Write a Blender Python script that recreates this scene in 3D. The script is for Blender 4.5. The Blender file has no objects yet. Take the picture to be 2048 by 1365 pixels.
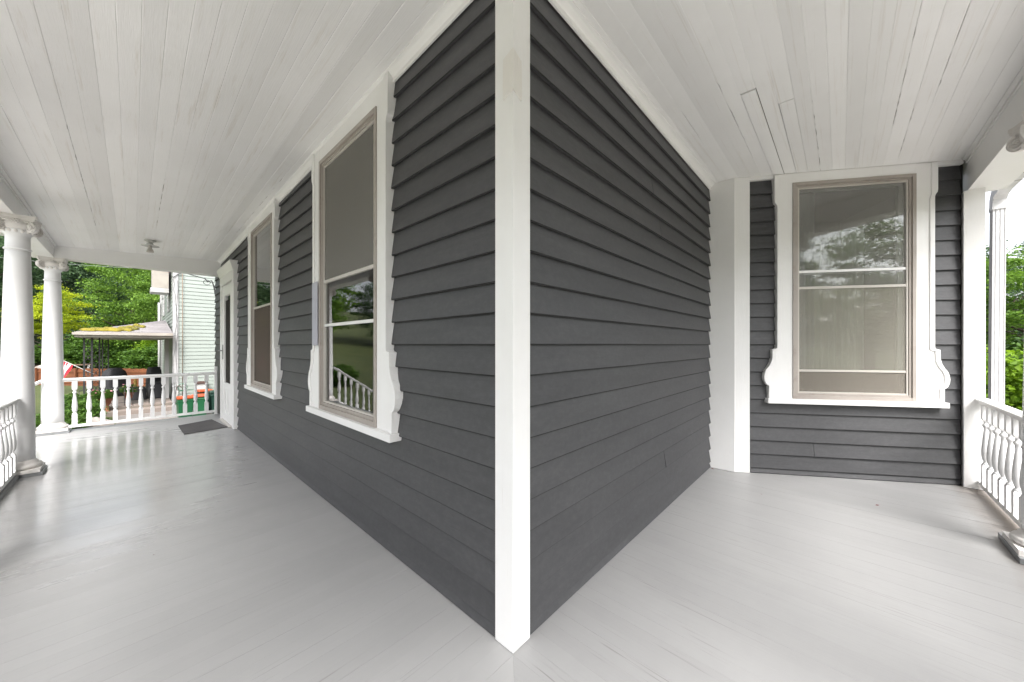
import bpy, bmesh, math, random
from mathutils import Vector, Matrix
random.seed(7)
R = math.radians
S = bpy.context.scene
COL = S.collection

# ------------------------------------------------------------------ camera, world, sun, exposure
cam_d = bpy.data.cameras.new('camera')
cam = bpy.data.objects.new('camera', cam_d); COL.objects.link(cam)
cam.location = (-1.0855, -1.0065, 1.30)
cam.rotation_euler = (R(90), 0, R(-47.0))
cam_d.sensor_width = 36; cam_d.lens = 706/2048*36
cam_d.shift_y = 7.5/2048
cam_d.clip_start = 0.02; cam_d.clip_end = 2000
S.camera = cam
SUN_EL, SUN_AZ = 52, 210          # azimuth: direction the light comes from, clockwise from +Y
w = bpy.data.worlds.new('World'); S.world = w; w.use_nodes = True
nt = w.node_tree; nt.nodes.clear()
sky = nt.nodes.new('ShaderNodeTexSky'); sky.sky_type = 'NISHITA'; sky.sun_disc = False
sky.sun_elevation = R(SUN_EL); sky.sun_rotation = R(SUN_AZ)
sky.air_density = 1.0; sky.dust_density = 4.0; sky.ozone_density = 1.0
hs = nt.nodes.new('ShaderNodeHueSaturation'); hs.inputs['Saturation'].default_value = 0.26
bg = nt.nodes.new('ShaderNodeBackground'); bg.inputs['Strength'].default_value = 0.15
wo = nt.nodes.new('ShaderNodeOutputWorld')
nt.links.new(sky.outputs[0], hs.inputs['Color']); nt.links.new(hs.outputs[0], bg.inputs[0]); nt.links.new(bg.outputs[0], wo.inputs[0])
sd = bpy.data.lights.new('sun', 'SUN'); sd.energy = 1.3; sd.angle = R(30); sd.color = (1, .98, .96)
sun = bpy.data.objects.new('sun', sd); COL.objects.link(sun)
az = R(SUN_AZ); el = R(SUN_EL)
sdir = Vector((math.sin(az)*math.cos(el), math.cos(az)*math.cos(el), math.sin(el)))
sun.rotation_euler = (-sdir).to_track_quat('-Z', 'Y').to_euler()
S.view_settings.view_transform = 'Standard'; S.view_settings.look = 'None'
S.view_settings.gamma = 1; S.view_settings.use_curve_mapping = False
S.view_settings.exposure = 1.78
try:
    S.cycles.max_bounces = 10; S.cycles.diffuse_bounces = 6; S.cycles.transparent_max_bounces = 12
    S.cycles.sample_clamp_indirect = 6
except Exception: pass

# ------------------------------------------------------------------ materials
MAT = {}
def new_mat(name):
    m = bpy.data.materials.new(name); m.use_nodes = True
    n = m.node_tree.nodes; p = n['Principled BSDF']; return m, n, m.node_tree.links, p
def pos_map(n, l, scale):
    g = n.new('ShaderNodeNewGeometry'); mp = n.new('ShaderNodeMapping'); mp.inputs['Scale'].default_value = scale
    l.new(g.outputs['Position'], mp.inputs['Vector']); return mp
def noise(n, l, scale_vec, scale=1.0, detail=4, rough=.55):
    mp = pos_map(n, l, scale_vec); t = n.new('ShaderNodeTexNoise'); t.inputs['Scale'].default_value = scale
    t.inputs['Detail'].default_value = detail; t.inputs['Roughness'].default_value = rough
    l.new(mp.outputs[0], t.inputs['Vector']); return t
def ramp(n, l, src, a, b, ca=(0,0,0,1), cb=(1,1,1,1)):
    r = n.new('ShaderNodeValToRGB'); r.color_ramp.elements[0].position = a; r.color_ramp.elements[1].position = b
    r.color_ramp.elements[0].color = ca; r.color_ramp.elements[1].color = cb; l.new(src, r.inputs[0]); return r
def vary(n, l, sock, p, amt):
    oi = n.new('ShaderNodeObjectInfo'); mr = n.new('ShaderNodeMapRange'); mr.inputs['To Min'].default_value = 1-amt; mr.inputs['To Max'].default_value = 1+amt*.4
    l.new(oi.outputs['Random'], mr.inputs['Value']); vm = n.new('ShaderNodeVectorMath'); vm.operation='SCALE'
    l.new(sock, vm.inputs[0]); l.new(mr.outputs[0], vm.inputs['Scale']); l.new(vm.outputs[0], p.inputs['Base Color'])
def c4(c): return (c[0], c[1], c[2], 1)
def paint(name, col, col2=None, rough=.5, grain=(6,6,6), bump=.15, bdist=.002, dirt=None, dirt_at=(.62,.8), metallic=0, rvar=0.0, fine=40, var=0):
    """painted / weathered surface: two tones by soft noise, grain bump along an axis, optional dirt patches"""
    m, n, l, p = new_mat(name)
    col2 = col2 or tuple(c*.9 for c in col)
    t = noise(n, l, (1,1,1), 1.7, 5); r = ramp(n, l, t.outputs['Fac'], .35, .7, c4(col), c4(col2)); out = r.outputs[0]
    if dirt:
        t2 = noise(n, l, grain, 1.0, 6, .7); r2 = ramp(n, l, t2.outputs['Fac'], *dirt_at)
        mx = n.new('ShaderNodeMix'); mx.data_type = 'RGBA'; l.new(r2.outputs[0], mx.inputs['Factor'])
        l.new(out, mx.inputs['A']); mx.inputs['B'].default_value = c4(dirt); out = mx.outputs['Result']
    l.new(out, p.inputs['Base Color'])
    if var: vary(n, l, out, p, var)
    p.inputs['Metallic'].default_value = metallic
    if rvar:
        t3 = noise(n, l, grain, .8, 3); mr = n.new('ShaderNodeMapRange'); mr.inputs['To Min'].default_value = rough-rvar; mr.inputs['To Max'].default_value = rough+rvar
        l.new(t3.outputs['Fac'], mr.inputs['Value']); l.new(mr.outputs[0], p.inputs['Roughness'])
    else: p.inputs['Roughness'].default_value = rough
    if bump:
        tb = noise(n, l, tuple(g*fine/6 for g in grain), 1.0, 3, .6); b = n.new('ShaderNodeBump'); b.inputs['Strength'].default_value = bump
        b.inputs['Distance'].default_value = bdist; l.new(tb.outputs['Fac'], b.inputs['Height']); l.new(b.outputs[0], p.inputs['Normal'])
    MAT[name] = m; return m
WHITE = (.84, .835, .825); WH2 = (.79, .78, .765)
paint('white_z', WHITE, WH2, .42, (26, 26, 1.1), .6, .003, dirt=(.55,.50,.44), dirt_at=(.66,.86))
paint('white_x', WHITE, WH2, .42, (1.4, 22, 22), .35, .002, dirt=(.55,.50,.44), dirt_at=(.70,.9))
paint('white_y', WHITE, WH2, .42, (22, 1.4, 22), .35, .002, dirt=(.55,.50,.44), dirt_at=(.70,.9))
paint('white', (.80,.80,.80), (.76,.75,.75), .38, (8,8,8), .2, .001)
paint('cream_white', (.82,.80,.77), (.74,.71,.67), .55, (30,30,2), .8, .004)
paint('cream_plaster', (.78,.76,.74), (.66,.62,.58), .5, (14,14,14), .5, .003, dirt=(.45,.38,.32), dirt_at=(.62,.85))
paint('ceil_y', (.88,.875,.87), (.84,.835,.825), .36, (34, .7, 34), .45, .002, dirt=(.62,.57,.50), dirt_at=(.56,.86), var=.085)
paint('ceil_x', (.88,.875,.87), (.84,.835,.825), .36, (.7, 34, 34), .45, .002, dirt=(.62,.57,.50), dirt_at=(.56,.86), var=.085)
paint('bare_wood', (.20,.13,.09), (.10,.06,.04), .8, (9,9,9), .5)
paint('grey_patch', (.44,.44,.50), (.40,.40,.46), .5, (22,22,1.4), .2)
paint('taupe', (.40,.36,.325), (.33,.295,.265), .5, (10,10,10), .35, .0015, dirt=(.24,.19,.16), dirt_at=(.55,.85))
paint('alu', (.56,.53,.49), (.48,.45,.41), .38, (8,8,8), .1)
paint('lap_shadow', (.016,.016,.017), (.024,.024,.024), .8, bump=0)
paint('sheath', (.03,.03,.03), None, .9, bump=0)
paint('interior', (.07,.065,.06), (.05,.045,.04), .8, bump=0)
paint('refl_ghost', (.42,.40,.36), (.38,.36,.32), .8, bump=0)
paint('sheer', (.80,.80,.70), (.70,.70,.62), .9, bump=0)
paint('curtain', (.62,.62,.62), (.52,.52,.52), .9, bump=0)
paint('kick_grey', (.26,.27,.275), (.20,.205,.21), .4, (10,10,10), .4, dirt=(.10,.09,.08), dirt_at=(.6,.85))
paint('door_mat', (.085,.08,.08), (.13,.125,.12), .95, (60,60,60), 1.0, .006, fine=30)
paint('porcelain', (.62,.62,.60), None, .25, bump=0)
paint('brass', (.35,.28,.16), None, .35, metallic=.8, bump=0)
paint('steel', (.45,.45,.45), None, .3, metallic=.9, bump=0)
paint('gutter_white', (.74,.74,.74), (.66,.65,.66), .35, (6,6,6), .1, dirt=(.30,.27,.26), dirt_at=(.70,.78))
paint('concrete', (.20,.18,.165), (.15,.14,.13), .85, (5,5,5), .5, .004, dirt=(.11,.10,.09), dirt_at=(.55,.8))
paint('concrete_pale', (.46,.44,.41), (.38,.36,.33), .85, (5,5,5), .5, .004, dirt=(.28,.26,.22), dirt_at=(.55,.8))
paint('concrete_warm', (.22,.18,.155), (.17,.145,.125), .85, (5,5,5), .5, .004, dirt=(.12,.095,.08), dirt_at=(.55,.8))
paint('step_edge', (.17,.145,.12), (.12,.10,.08), .9, (5,5,5), .5, .004)
paint('vinyl_green', (.28,.315,.285), (.26,.29,.262), .5, (2,2,2), .1, dirt=(.22,.25,.21), dirt_at=(.7,.95))
paint('nb_trim', (.42,.42,.42), (.36,.35,.34), .5, (3,3,3), .15)
paint('nb_window', (.10,.11,.11), None, .1, bump=0)
paint('shingle', (.20,.185,.19), (.27,.255,.255), .9, (12,12,12), .6, .004, dirt=(.17,.15,.14), dirt_at=(.5,.75))
paint('fascia', (.36,.33,.29), (.28,.25,.22), .6, (2,9,9), .2, dirt=(.28,.22,.17), dirt_at=(.58,.8))
paint('soffit', (.36,.35,.33), (.30,.28,.26), .7)
paint('moss', (.22,.175,.015), (.10,.095,.012), .95, (30,30,30), 1.0, .01)
paint('iron', (.022,.022,.024), (.03,.028,.026), .5, (9,9,9), .3)
paint('fence_wood', (.19,.065,.022), (.13,.042,.017), .8, (12,12,1.5), .5, .004, dirt=(.10,.035,.02), dirt_at=(.5,.75))
paint('cover_black', (.018,.018,.02), (.03,.03,.033), .7, (9,9,9), .8, .01, fine=10)
paint('bin_green', (.006,.085,.03), (.005,.07,.025), .4, bump=.05)
paint('bin_dark', (.006,.035,.024), None, .4, bump=.05)
paint('lid_orange', (.36,.06,.015), (.30,.05,.012), .45, bump=.05)
paint('box_grey', (.48,.46,.44), (.40,.38,.36), .6)
paint('rust_brown', (.10,.05,.04), (.06,.035,.03), .7)
paint('conduit', (.17,.12,.085), (.22,.17,.12), .6)
paint('cable', (.03,.03,.03), None, .5, bump=0)
paint('cable_pale', (.20,.22,.20), None, .5, bump=0)
paint('hose_green', (.03,.14,.08), None, .4, bump=0)
paint('flag_red', (.55,.015,.03), None, .8, bump=0)
paint('flag_white', (.78,.76,.76), None, .8, bump=0)
paint('flag_blue', (.02,.03,.14), None, .8, bump=0)
paint('gold', (.40,.27,.06), (.30,.19,.04), .5)
paint('stone', (.34,.30,.27), (.24,.22,.20), .85, (4,4,4), .6, .01)
paint('soil', (.055,.033,.022), (.09,.06,.04), .95, (2,2,2), .8, .03)
paint('terracotta', (.25,.09,.05), None, .8)
paint('bark', (.07,.05,.038), (.04,.03,.024), .9, (6,6,1.2), 1.0, .02)
paint('roofing', (.08,.08,.08), None, .9)
paint('petal_pink', (.55,.14,.22), (.6,.3,.35), .7, bump=0)
paint('dead_leaf', (.16,.03,.02), None, .8, bump=0)

# siding: dark grey clapboard paint with fine grain
m, n, l, p = new_mat('siding')
t = noise(n, l, (1.2,1.2,9), 1.4, 5); r = ramp(n, l, t.outputs['Fac'], .3, .75, (.052,.052,.055,1), (.068,.068,.0715,1))
t4 = noise(n, l, (24,24,40), 1, 5, .75); r4 = ramp(n, l, t4.outputs['Fac'], .42, .72, (.93,.93,.93,1), (1.18,1.18,1.17,1))
mu = n.new('ShaderNodeMix'); mu.data_type='RGBA'; mu.blend_type='MULTIPLY'; mu.inputs['Factor'].default_value=1
l.new(r.outputs[0], mu.inputs['A']); l.new(r4.outputs[0], mu.inputs['B']); vary(n, l, mu.outputs['Result'], p, .09)
p.inputs['Roughness'].default_value = .52
tb = noise(n, l, (7,7,55), 1, 4, .6); b = n.new('ShaderNodeBump'); b.inputs['Strength'].default_value=.35; b.inputs['Distance'].default_value=.003
l.new(tb.outputs['Fac'], b.inputs['Height']); l.new(b.outputs[0], p.inputs['Normal']); MAT['siding']=m

# porch floor enamel: grey, brushed, with a still-wet glossy patch towards the far end of the left wing
def floor_mat(name, grain, colA, colB):
    m, n, l, p = new_mat(name)
    t = noise(n, l, (1,1,1), .9, 6, .6); r = ramp(n, l, t.outputs['Fac'], .35, .68, c4(colA), c4(colB))
    t2 = noise(n, l, grain, 1.0, 6, .7); r2 = ramp(n, l, t2.outputs['Fac'], .63, .80)
    mx = n.new('ShaderNodeMix'); mx.data_type='RGBA'; mx.inputs['B'].default_value=(colA[0]*.72,colA[1]*.70,colA[2]*.68,1)
    m2 = n.new('ShaderNodeMath'); m2.operation='MULTIPLY'; m2.inputs[1].default_value=.55; l.new(r2.outputs[0], m2.inputs[0]); l.new(m2.outputs[0], mx.inputs['Factor'])
    l.new(r.outputs[0], mx.inputs['A'])
    g5 = (grain[0]*(2.6 if grain[0]>5 else .9), grain[1]*(2.6 if grain[1]>5 else .9), 1)
    t5 = noise(n, l, g5, 1.0, 3, .8); r5 = ramp(n, l, t5.outputs['Fac'], .62, .70); t6 = noise(n, l, (.8,.8,1), 1.1, 3); r6 = ramp(n, l, t6.outputs['Fac'], .46, .62)
    m5 = n.new('ShaderNodeMath'); m5.operation='MULTIPLY'; l.new(r5.outputs[0], m5.inputs[0]); l.new(r6.outputs[0], m5.inputs[1])
    m6 = n.new('ShaderNodeMath'); m6.operation='MULTIPLY'; m6.inputs[1].default_value=.6; l.new(m5.outputs[0], m6.inputs[0])
    x5 = n.new('ShaderNodeMix'); x5.data_type='RGBA'; x5.inputs['B'].default_value=(.14,.13,.12,1); l.new(m6.outputs[0], x5.inputs['Factor']); l.new(mx.outputs['Result'], x5.inputs['A'])
    g7 = n.new('ShaderNodeNewGeometry'); s7 = n.new('ShaderNodeSeparateXYZ'); l.new(g7.outputs['Position'], s7.inputs[0]); t7 = noise(n, l, (3,3,3), 1, 5, .7)
    a7 = n.new('ShaderNodeMath'); a7.operation='MULTIPLY_ADD'; a7.inputs[1].default_value=.22; l.new(t7.outputs['Fac'], a7.inputs[0]); l.new(s7.outputs['Y'], a7.inputs[2])
    q7 = n.new('ShaderNodeMapRange'); q7.inputs['From Min'].default_value=-1.60; q7.inputs['From Max'].default_value=-1.80; q7.inputs['To Max'].default_value=.65; l.new(a7.outputs[0], q7.inputs['Value'])
    x7 = n.new('ShaderNodeMix'); x7.data_type='RGBA'; x7.inputs['B'].default_value=(.20,.155,.12,1); l.new(q7.outputs[0], x7.inputs['Factor']); l.new(x5.outputs['Result'], x7.inputs['A'])
    vary(n, l, x7.outputs['Result'], p, .035)
    # wet patch: distance from an elliptical centre, edges broken by noise
    g = n.new('ShaderNodeNewGeometry'); mp = n.new('ShaderNodeMapping'); mp.vector_type='TEXTURE'
    mp.inputs['Location'].default_value=(-1.25,4.6,0); mp.inputs['Scale'].default_value=(1.05,2.3,1)
    l.new(g.outputs['Position'], mp.inputs['Vector']); ln = n.new('ShaderNodeVectorMath'); ln.operation='LENGTH'; l.new(mp.outputs[0], ln.inputs[0])
    nz = noise(n, l, (1.2,6,1), 1.3, 5, .65); ad = n.new('ShaderNodeMath'); ad.operation='MULTIPLY_ADD'; ad.inputs[1].default_value=.9
    l.new(nz.outputs['Fac'], ad.inputs[0]); l.new(ln.outputs['Value'], ad.inputs[2])
    mr = n.new('ShaderNodeMapRange'); mr.inputs['From Min'].default_value=1.15; mr.inputs['From Max'].default_value=1.65
    mr.inputs['To Min'].default_value=.10; mr.inputs['To Max'].default_value=.42; l.new(ad.outputs[0], mr.inputs['Value'])
    l.new(mr.outputs[0], p.inputs['Roughness'])
    p.inputs['IOR'].default_value = 1.5
    tb = noise(n, l, tuple(x*2.2 for x in grain), 1, 4, .6); b = n.new('ShaderNodeBump'); b.inputs['Strength'].default_value=.40; b.inputs['Distance'].default_value=.003
    l.new(tb.outputs['Fac'], b.inputs['Height']); l.new(b.outputs[0], p.inputs['Normal']); MAT[name]=m
floor_mat('floor_x', (1.3, 26, 1), (.36,.358,.355), (.41,.405,.40))
floor_mat('floor_y', (26, 1.3, 1), (.305,.304,.303), (.35,.348,.345))  # same enamel as the left wing, toned darker to offset the brighter light

def glass_mat(name, refl, tint):
    m = bpy.data.materials.new(name); m.use_nodes = True; n = m.node_tree.nodes; l = m.node_tree.links; n.clear()
    o = n.new('ShaderNodeOutputMaterial'); mx = n.new('ShaderNodeMixShader'); tr = n.new('ShaderNodeBsdfTransparent'); gl = n.new('ShaderNodeBsdfGlossy')
    tr.inputs[0].default_value = c4(tint); gl.inputs['Roughness'].default_value = .012
    fr = n.new('ShaderNodeFresnel'); fr.inputs['IOR'].default_value = 1.5; mm = n.new('ShaderNodeMath'); mm.operation='MULTIPLY'; mm.use_clamp=True; mm.inputs[1].default_value = refl
    tn = noise(n, l, (2.2,2.2,1.2), 1, 2); bp = n.new('ShaderNodeBump'); bp.inputs['Strength'].default_value=.10; bp.inputs['Distance'].default_value=.006
    l.new(tn.outputs['Fac'], bp.inputs['Height']); l.new(bp.outputs[0], gl.inputs['Normal'])
    l.new(fr.outputs[0], mm.inputs[0]); l.new(mm.outputs[0], mx.inputs[0]); l.new(tr.outputs[0], mx.inputs[1]); l.new(gl.outputs[0], mx.inputs[2]); l.new(mx.outputs[0], o.inputs[0])
    MAT[name] = m
glass_mat('glass', 1.8, (.86,.88,.87))
glass_mat('glass_far', 2.0, (.5,.5,.5))
def screen_mat(name, col, cover, var=.12):
    m = bpy.data.materials.new(name); m.use_nodes = True; n = m.node_tree.nodes; l = m.node_tree.links; n.clear()
    o = n.new('ShaderNodeOutputMaterial'); mx = n.new('ShaderNodeMixShader'); tr = n.new('ShaderNodeBsdfTransparent'); df = n.new('ShaderNodeBsdfDiffuse')
    df.inputs[0].default_value = c4(col); tn = noise(n, l, (5,5,2.5), 1, 6, .7); mr = n.new('ShaderNodeMapRange')
    mr.inputs['To Min'].default_value = cover-var; mr.inputs['To Max'].default_value = cover+var
    l.new(tn.outputs['Fac'], mr.inputs['Value']); l.new(mr.outputs[0], mx.inputs[0]); l.new(tr.outputs[0], mx.inputs[1]); l.new(df.outputs[0], mx.inputs[2]); l.new(mx.outputs[0], o.inputs[0])
    MAT[name] = m
screen_mat('screen_grey', (.27,.26,.24), .55, .04)
screen_mat('screen_haze', (.55,.52,.45), .20, .03)
screen_mat('screen_brown', (.15,.125,.105), .62)
screen_mat('screen_dark', (.06,.055,.05), .8, .04)
screen_mat('screen_thin', (.48,.46,.43), .17, .03)

def leaf_mat(name, ca, cb, trans=.35, hue=.0):
    m = bpy.data.materials.new(name); m.use_nodes = True; n = m.node_tree.nodes; l = m.node_tree.links; n.clear()
    o = n.new('ShaderNodeOutputMaterial'); mx = n.new('ShaderNodeMixShader'); mx.inputs[0].default_value = trans
    df = n.new('ShaderNodeBsdfPrincipled'); tl = n.new('ShaderNodeBsdfTranslucent'); df.inputs['Roughness'].default_value = .55
    df.inputs['Specular IOR Level'].default_value = .3
    g = n.new('ShaderNodeNewGeometry'); tn = noise(n, l, (1,1,1), .9, 3); ad = n.new('ShaderNodeMath'); ad.operation='ADD'
    ml = n.new('ShaderNodeMath'); ml.operation='MULTIPLY'; ml.inputs[1].default_value=.5; l.new(g.outputs['Random Per Island'], ml.inputs[0])
    l.new(ml.outputs[0], ad.inputs[0]); l.new(tn.outputs['Fac'], ad.inputs[1])
    r = ramp(n, l, ad.outputs[0], .45, 1.05, c4(ca), c4(cb)); l.new(r.outputs[0], df.inputs['Base Color']); l.new(r.outputs[0], tl.inputs[0])
    l.new(df.outputs[0], mx.inputs[1]); l.new(tl.outputs[0], mx.inputs[2]); l.new(mx.outputs[0], o.inputs[0]); MAT[name]=m
leaf_mat('leaf_yellow', (.22,.30,.012), (.46,.52,.02), .45)
leaf_mat('leaf_mid', (.060,.135,.018), (.20,.34,.045), .42)
leaf_mat('leaf_dark', (.032,.072,.030), (.11,.18,.08), .3)
leaf_mat('leaf_shrub', (.035,.085,.012), (.09,.18,.02), .35)
leaf_mat('leaf_blue', (.026,.062,.036), (.10,.17,.10), .3)
leaf_mat('leaf_lime', (.10,.20,.012), (.22,.36,.02), .45)
leaf_mat('leaf_purple', (.05,.02,.03), (.09,.04,.05), .3)
# grass ground
m, n, l, p = new_mat('grass')
t = noise(n, l, (1,1,1), .35, 6, .65); r = ramp(n, l, t.outputs['Fac'], .35, .7, (.060,.085,.022,1), (.105,.125,.040,1))
t2 = noise(n, l, (18,18,18), 1, 3, .8); r2 = ramp(n, l, t2.outputs['Fac'], .3, .8, (.55,.55,.5,1), (1.2,1.2,1,1))
mu = n.new('ShaderNodeMix'); mu.data_type='RGBA'; mu.blend_type='MULTIPLY'; mu.inputs['Factor'].default_value=1
l.new(r.outputs[0], mu.inputs['A']); l.new(r2.outputs[0], mu.inputs['B']); l.new(mu.outputs['Result'], p.inputs['Base Color']); p.inputs['Roughness'].default_value=.9
b = n.new('ShaderNodeBump'); b.inputs['Strength'].default_value=1; b.inputs['Distance'].default_value=.05; l.new(t2.outputs['Fac'], b.inputs['Height']); l.new(b.outputs[0], p.inputs['Normal']); MAT['grass']=m

# ------------------------------------------------------------------ mesh helpers
IDENT = lambda v: v
class MB:
    def __init__(s, xf=None): s.v=[]; s.f=[]; s.sm=[]; s.xf = xf or IDENT
    def add(s, vs, fs, smooth=False):
        k=len(s.v); s.v += [tuple(s.xf(v)) for v in vs]; s.f += [tuple(i+k for i in f) for f in fs]; s.sm += [smooth]*len(fs)
    def box(s, x0,x1,y0,y1,z0,z1):
        s.add([(x0,y0,z0),(x1,y0,z0),(x1,y1,z0),(x0,y1,z0),(x0,y0,z1),(x1,y0,z1),(x1,y1,z1),(x0,y1,z1)],
              [(0,3,2,1),(4,5,6,7),(0,1,5,4),(1,2,6,5),(2,3,7,6),(3,0,4,7)])
    def loft(s, rings, cap=True, smooth=False, closed=True):
        n=len(rings[0]); vs=[v for r in rings for v in r]; fs=[]
        for i in range(len(rings)-1):
            for j in range(n if closed else n-1):
                a=i*n+j; b_=i*n+(j+1)%n; fs.append((a,b_,b_+n,a+n))
        if cap: fs.append(tuple(range(n-1,-1,-1))); fs.append(tuple((len(rings)-1)*n+j for j in range(n)))
        s.add(vs, fs, smooth)
    def prism(s, poly, o0, o1):   # poly in (s,z), extruded along o (2nd coord)
        s.loft([[(a,o0,z) for a,z in poly],[(a,o1,z) for a,z in poly]])
    def lathe(s, prof, c=(0,0,0), seg=24, smooth=True):
        rings=[[(c[0]+r*math.cos(2*math.pi*k/seg), c[1]+r*math.sin(2*math.pi*k/seg), c[2]+z) for k in range(seg)] for r,z in prof]
        s.loft(rings, True, smooth)
    def tube(s, pts, rad, seg=8, smooth=True):
        pts=[Vector(p) for p in pts]; rings=[]
        if not hasattr(rad,'__len__'): rad=[rad]*len(pts)
        up=Vector((0,0,1))
        for i,p in enumerate(pts):
            d=(pts[min(i+1,len(pts)-1)]-pts[max(i-1,0)]).normalized()
            a=d.cross(up if abs(d.z)<.95 else Vector((1,0,0))).normalized(); b=d.cross(a)
            rings.append([tuple(p+a*rad[i]*math.cos(2*math.pi*k/seg)+b*rad[i]*math.sin(2*math.pi*k/seg)) for k in range(seg)])
        s.loft(rings, True, smooth)
    def mesh(s, name, mats):
        me=bpy.data.meshes.new(name); me.from_pydata(s.v, [], s.f)
        bm=bmesh.new(); bm.from_mesh(me); bmesh.ops.recalc_face_normals(bm, faces=bm.faces); bm.to_mesh(me); bm.free()
        me.polygons.foreach_set('use_smooth', s.sm)
        for mm in (mats if isinstance(mats,(list,tuple)) else [mats]): me.materials.append(MAT[mm])
        return me
    def build(s, name, mat, parent=None, bevel=0, **props):
        o=bpy.data.objects.new(name, s.mesh(name, mat)); COL.objects.link(o)
        if parent: o.parent=parent
        if bevel:
            md=o.modifiers.new('bevel','BEVEL'); md.width=bevel; md.segments=2; md.limit_method='ANGLE'; md.angle_limit=R(40); md.harden_normals=False
        for k,v in props.items(): o[k]=v
        return o
def thing(name, label, cat, loc=(0,0,0), group=None, rz=0):
    o=bpy.data.objects.new(name,None); COL.objects.link(o); o.location=loc; o.rotation_euler=(0,0,rz); o.empty_display_size=.1
    o['label']=label; o['category']=cat
    if group: o['group']=group
    return o
def tag(o, label, cat, group=None):
    o['label']=label; o['category']=cat
    if group: o['group']=group
    return o
def struct(name, parts_mb=None, mat=None):
    if parts_mb: o=parts_mb.build(name, mat)
    else: o=bpy.data.objects.new(name,None); COL.objects.link(o)
    o['kind']='structure'; return o
def dup(o, parent=None, loc=None, rz=None, **props):
    c=o.copy(); COL.objects.link(c)
    if parent: c.parent=parent
    if loc is not None: c.location=loc
    if rz is not None: c.rotation_euler=(0,0,rz)
    for k,v in props.items(): c[k]=v
    for ch in list(o.children): dup(ch, c)
    return c

# ------------------------------------------------------------------ ground
GZ=-1.075
def gz(x,y):
    d=math.hypot(x+1,y+1); h=0
    if y>30: h+= (y-30)*.028
    if y>52: h+= (y-52)*.16
    h=min(h,14)
    return GZ+h
xs=[-400,-200,-120]+[ -90+3*i for i in range(61)]+[120,200,400]; ys=xs[:]
vs=[(x,y,gz(x,y)+(random.uniform(-.03,.03) if abs(x)>8 or abs(y)>24 else 0)) for y in ys for x in xs]; nx=len(xs)
fs=[(j*nx+i,j*nx+i+1,(j+1)*nx+i+1,(j+1)*nx+i) for j in range(len(ys)-1) for i in range(nx-1)]
g=MB(); g.add(vs,fs,True); struct('ground', g, 'grass')
# concrete yard between the houses and in front of the patio
dv=MB(); dv.box(-1.45,6,8.6,17.0,GZ-.1,GZ+.012); struct('driveway', dv, 'concrete')
fw=MB(); fw.box(-7.5,-2.06,-7,8.55,GZ-.1,GZ+.008); fw.box(-2.055,9,-7,-2.06,GZ-.1,GZ+.008); struct('bounce_paving', fw, 'concrete_pale')  # added pale paving out of view, bounces daylight up to the porch ceiling
rd=MB(); rd.box(-60,60,-24,-17,GZ-.1,GZ+.010); struct('road', rd, 'step_edge')
dr=MB(); dr.loft([[(-9,48,gz(0,48)+.01),(3,48,gz(0,48)+.01),(3,48,-1.1),(-9,48,-1.1)],[(-12,58,gz(0,58)+.25),(6,58,gz(0,58)+.25),(6,58,0),(-12,58,0)]]); struct('earth_bank', dr, 'soil')

# ------------------------------------------------------------------ porch floor
OUT=-2.02
fl=struct('porch_floor')
def floor_board(poly, mat, name='floor_board'):
    b=MB(); z1=random.uniform(-.0006,0)
    b.loft([[(x,y,-.028) for x,y in poly],[(x,y,z1) for x,y in poly]]); return b.build(name, mat, fl)
G=.00025; BW=.083
k=0; y=OUT
# left wing: boards run along X. Below Y=0 they are mitred on the line X=Y
edges=[]
yy=0
while yy<7.62: edges.append((yy,min(yy+BW,7.62))); yy+=BW
yy=0
while yy>OUT: edges.append((max(yy-BW,OUT),yy)); yy-=BW
for a,b in edges:
    a2,b2=a+G,b-G
    if a>=-1e-6: poly=[(OUT,a2),(.05,a2),(.05,b2),(OUT,b2)]
    else:
        poly=[(OUT,a2),(a2-G,a2),(b2-G,b2),(OUT,b2)] if a2-G>OUT+.001 else [(OUT,a2+.002),(b2-G,b2),(OUT,b2)]
    floor_board(poly,'floor_x')
def wall3x(y): return 3.105+(-.215-y)*.6285
xx=0; ed=[]
while xx<4.4: ed.append((xx,xx+BW)); xx+=BW
xx=0
while xx>OUT: ed.append((max(xx-BW,OUT),xx)); xx-=BW
for a,b in ed:
    a2,b2=a+G,b-G
    if a>=-1e-6: poly=[(a2,OUT),(b2,OUT),(b2,.05),(a2,.05)]
    else: poly=[(a2,OUT),(b2,OUT),(b2,b2-G),(a2,a2-G)] if a2-G>OUT+.001 else [(a2+.002,OUT),(b2,OUT),(b2,b2-G)]
    floor_board(poly,'floor_y')
sk=MB(); sk.box(OUT-.03,4.4,OUT-.03,OUT,-.20,-.002); sk.box(OUT-.03,OUT,OUT,7.62,-.20,-.002); sk.box(OUT-.03,.05,7.62,7.65,-.2,-.002)
sk.build('skirt_board','kick_grey',fl)
sb=MB(); sb.box(OUT+.01,4.4,OUT+.01,.04,-.16,-.0295); sb.box(OUT+.01,.05,.04,7.61,-.16,-.0295)
sb.box(OUT+.06,4.3,OUT+.06,OUT+.12,GZ-.1,-.17); sb.box(OUT+.06,OUT+.12,OUT+.14,7.5,GZ-.1,-.17); sb.box(OUT+.14,0,7.45,7.5,GZ-.1,-.17)
sb.build('subfloor','kick_grey',fl)
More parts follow.
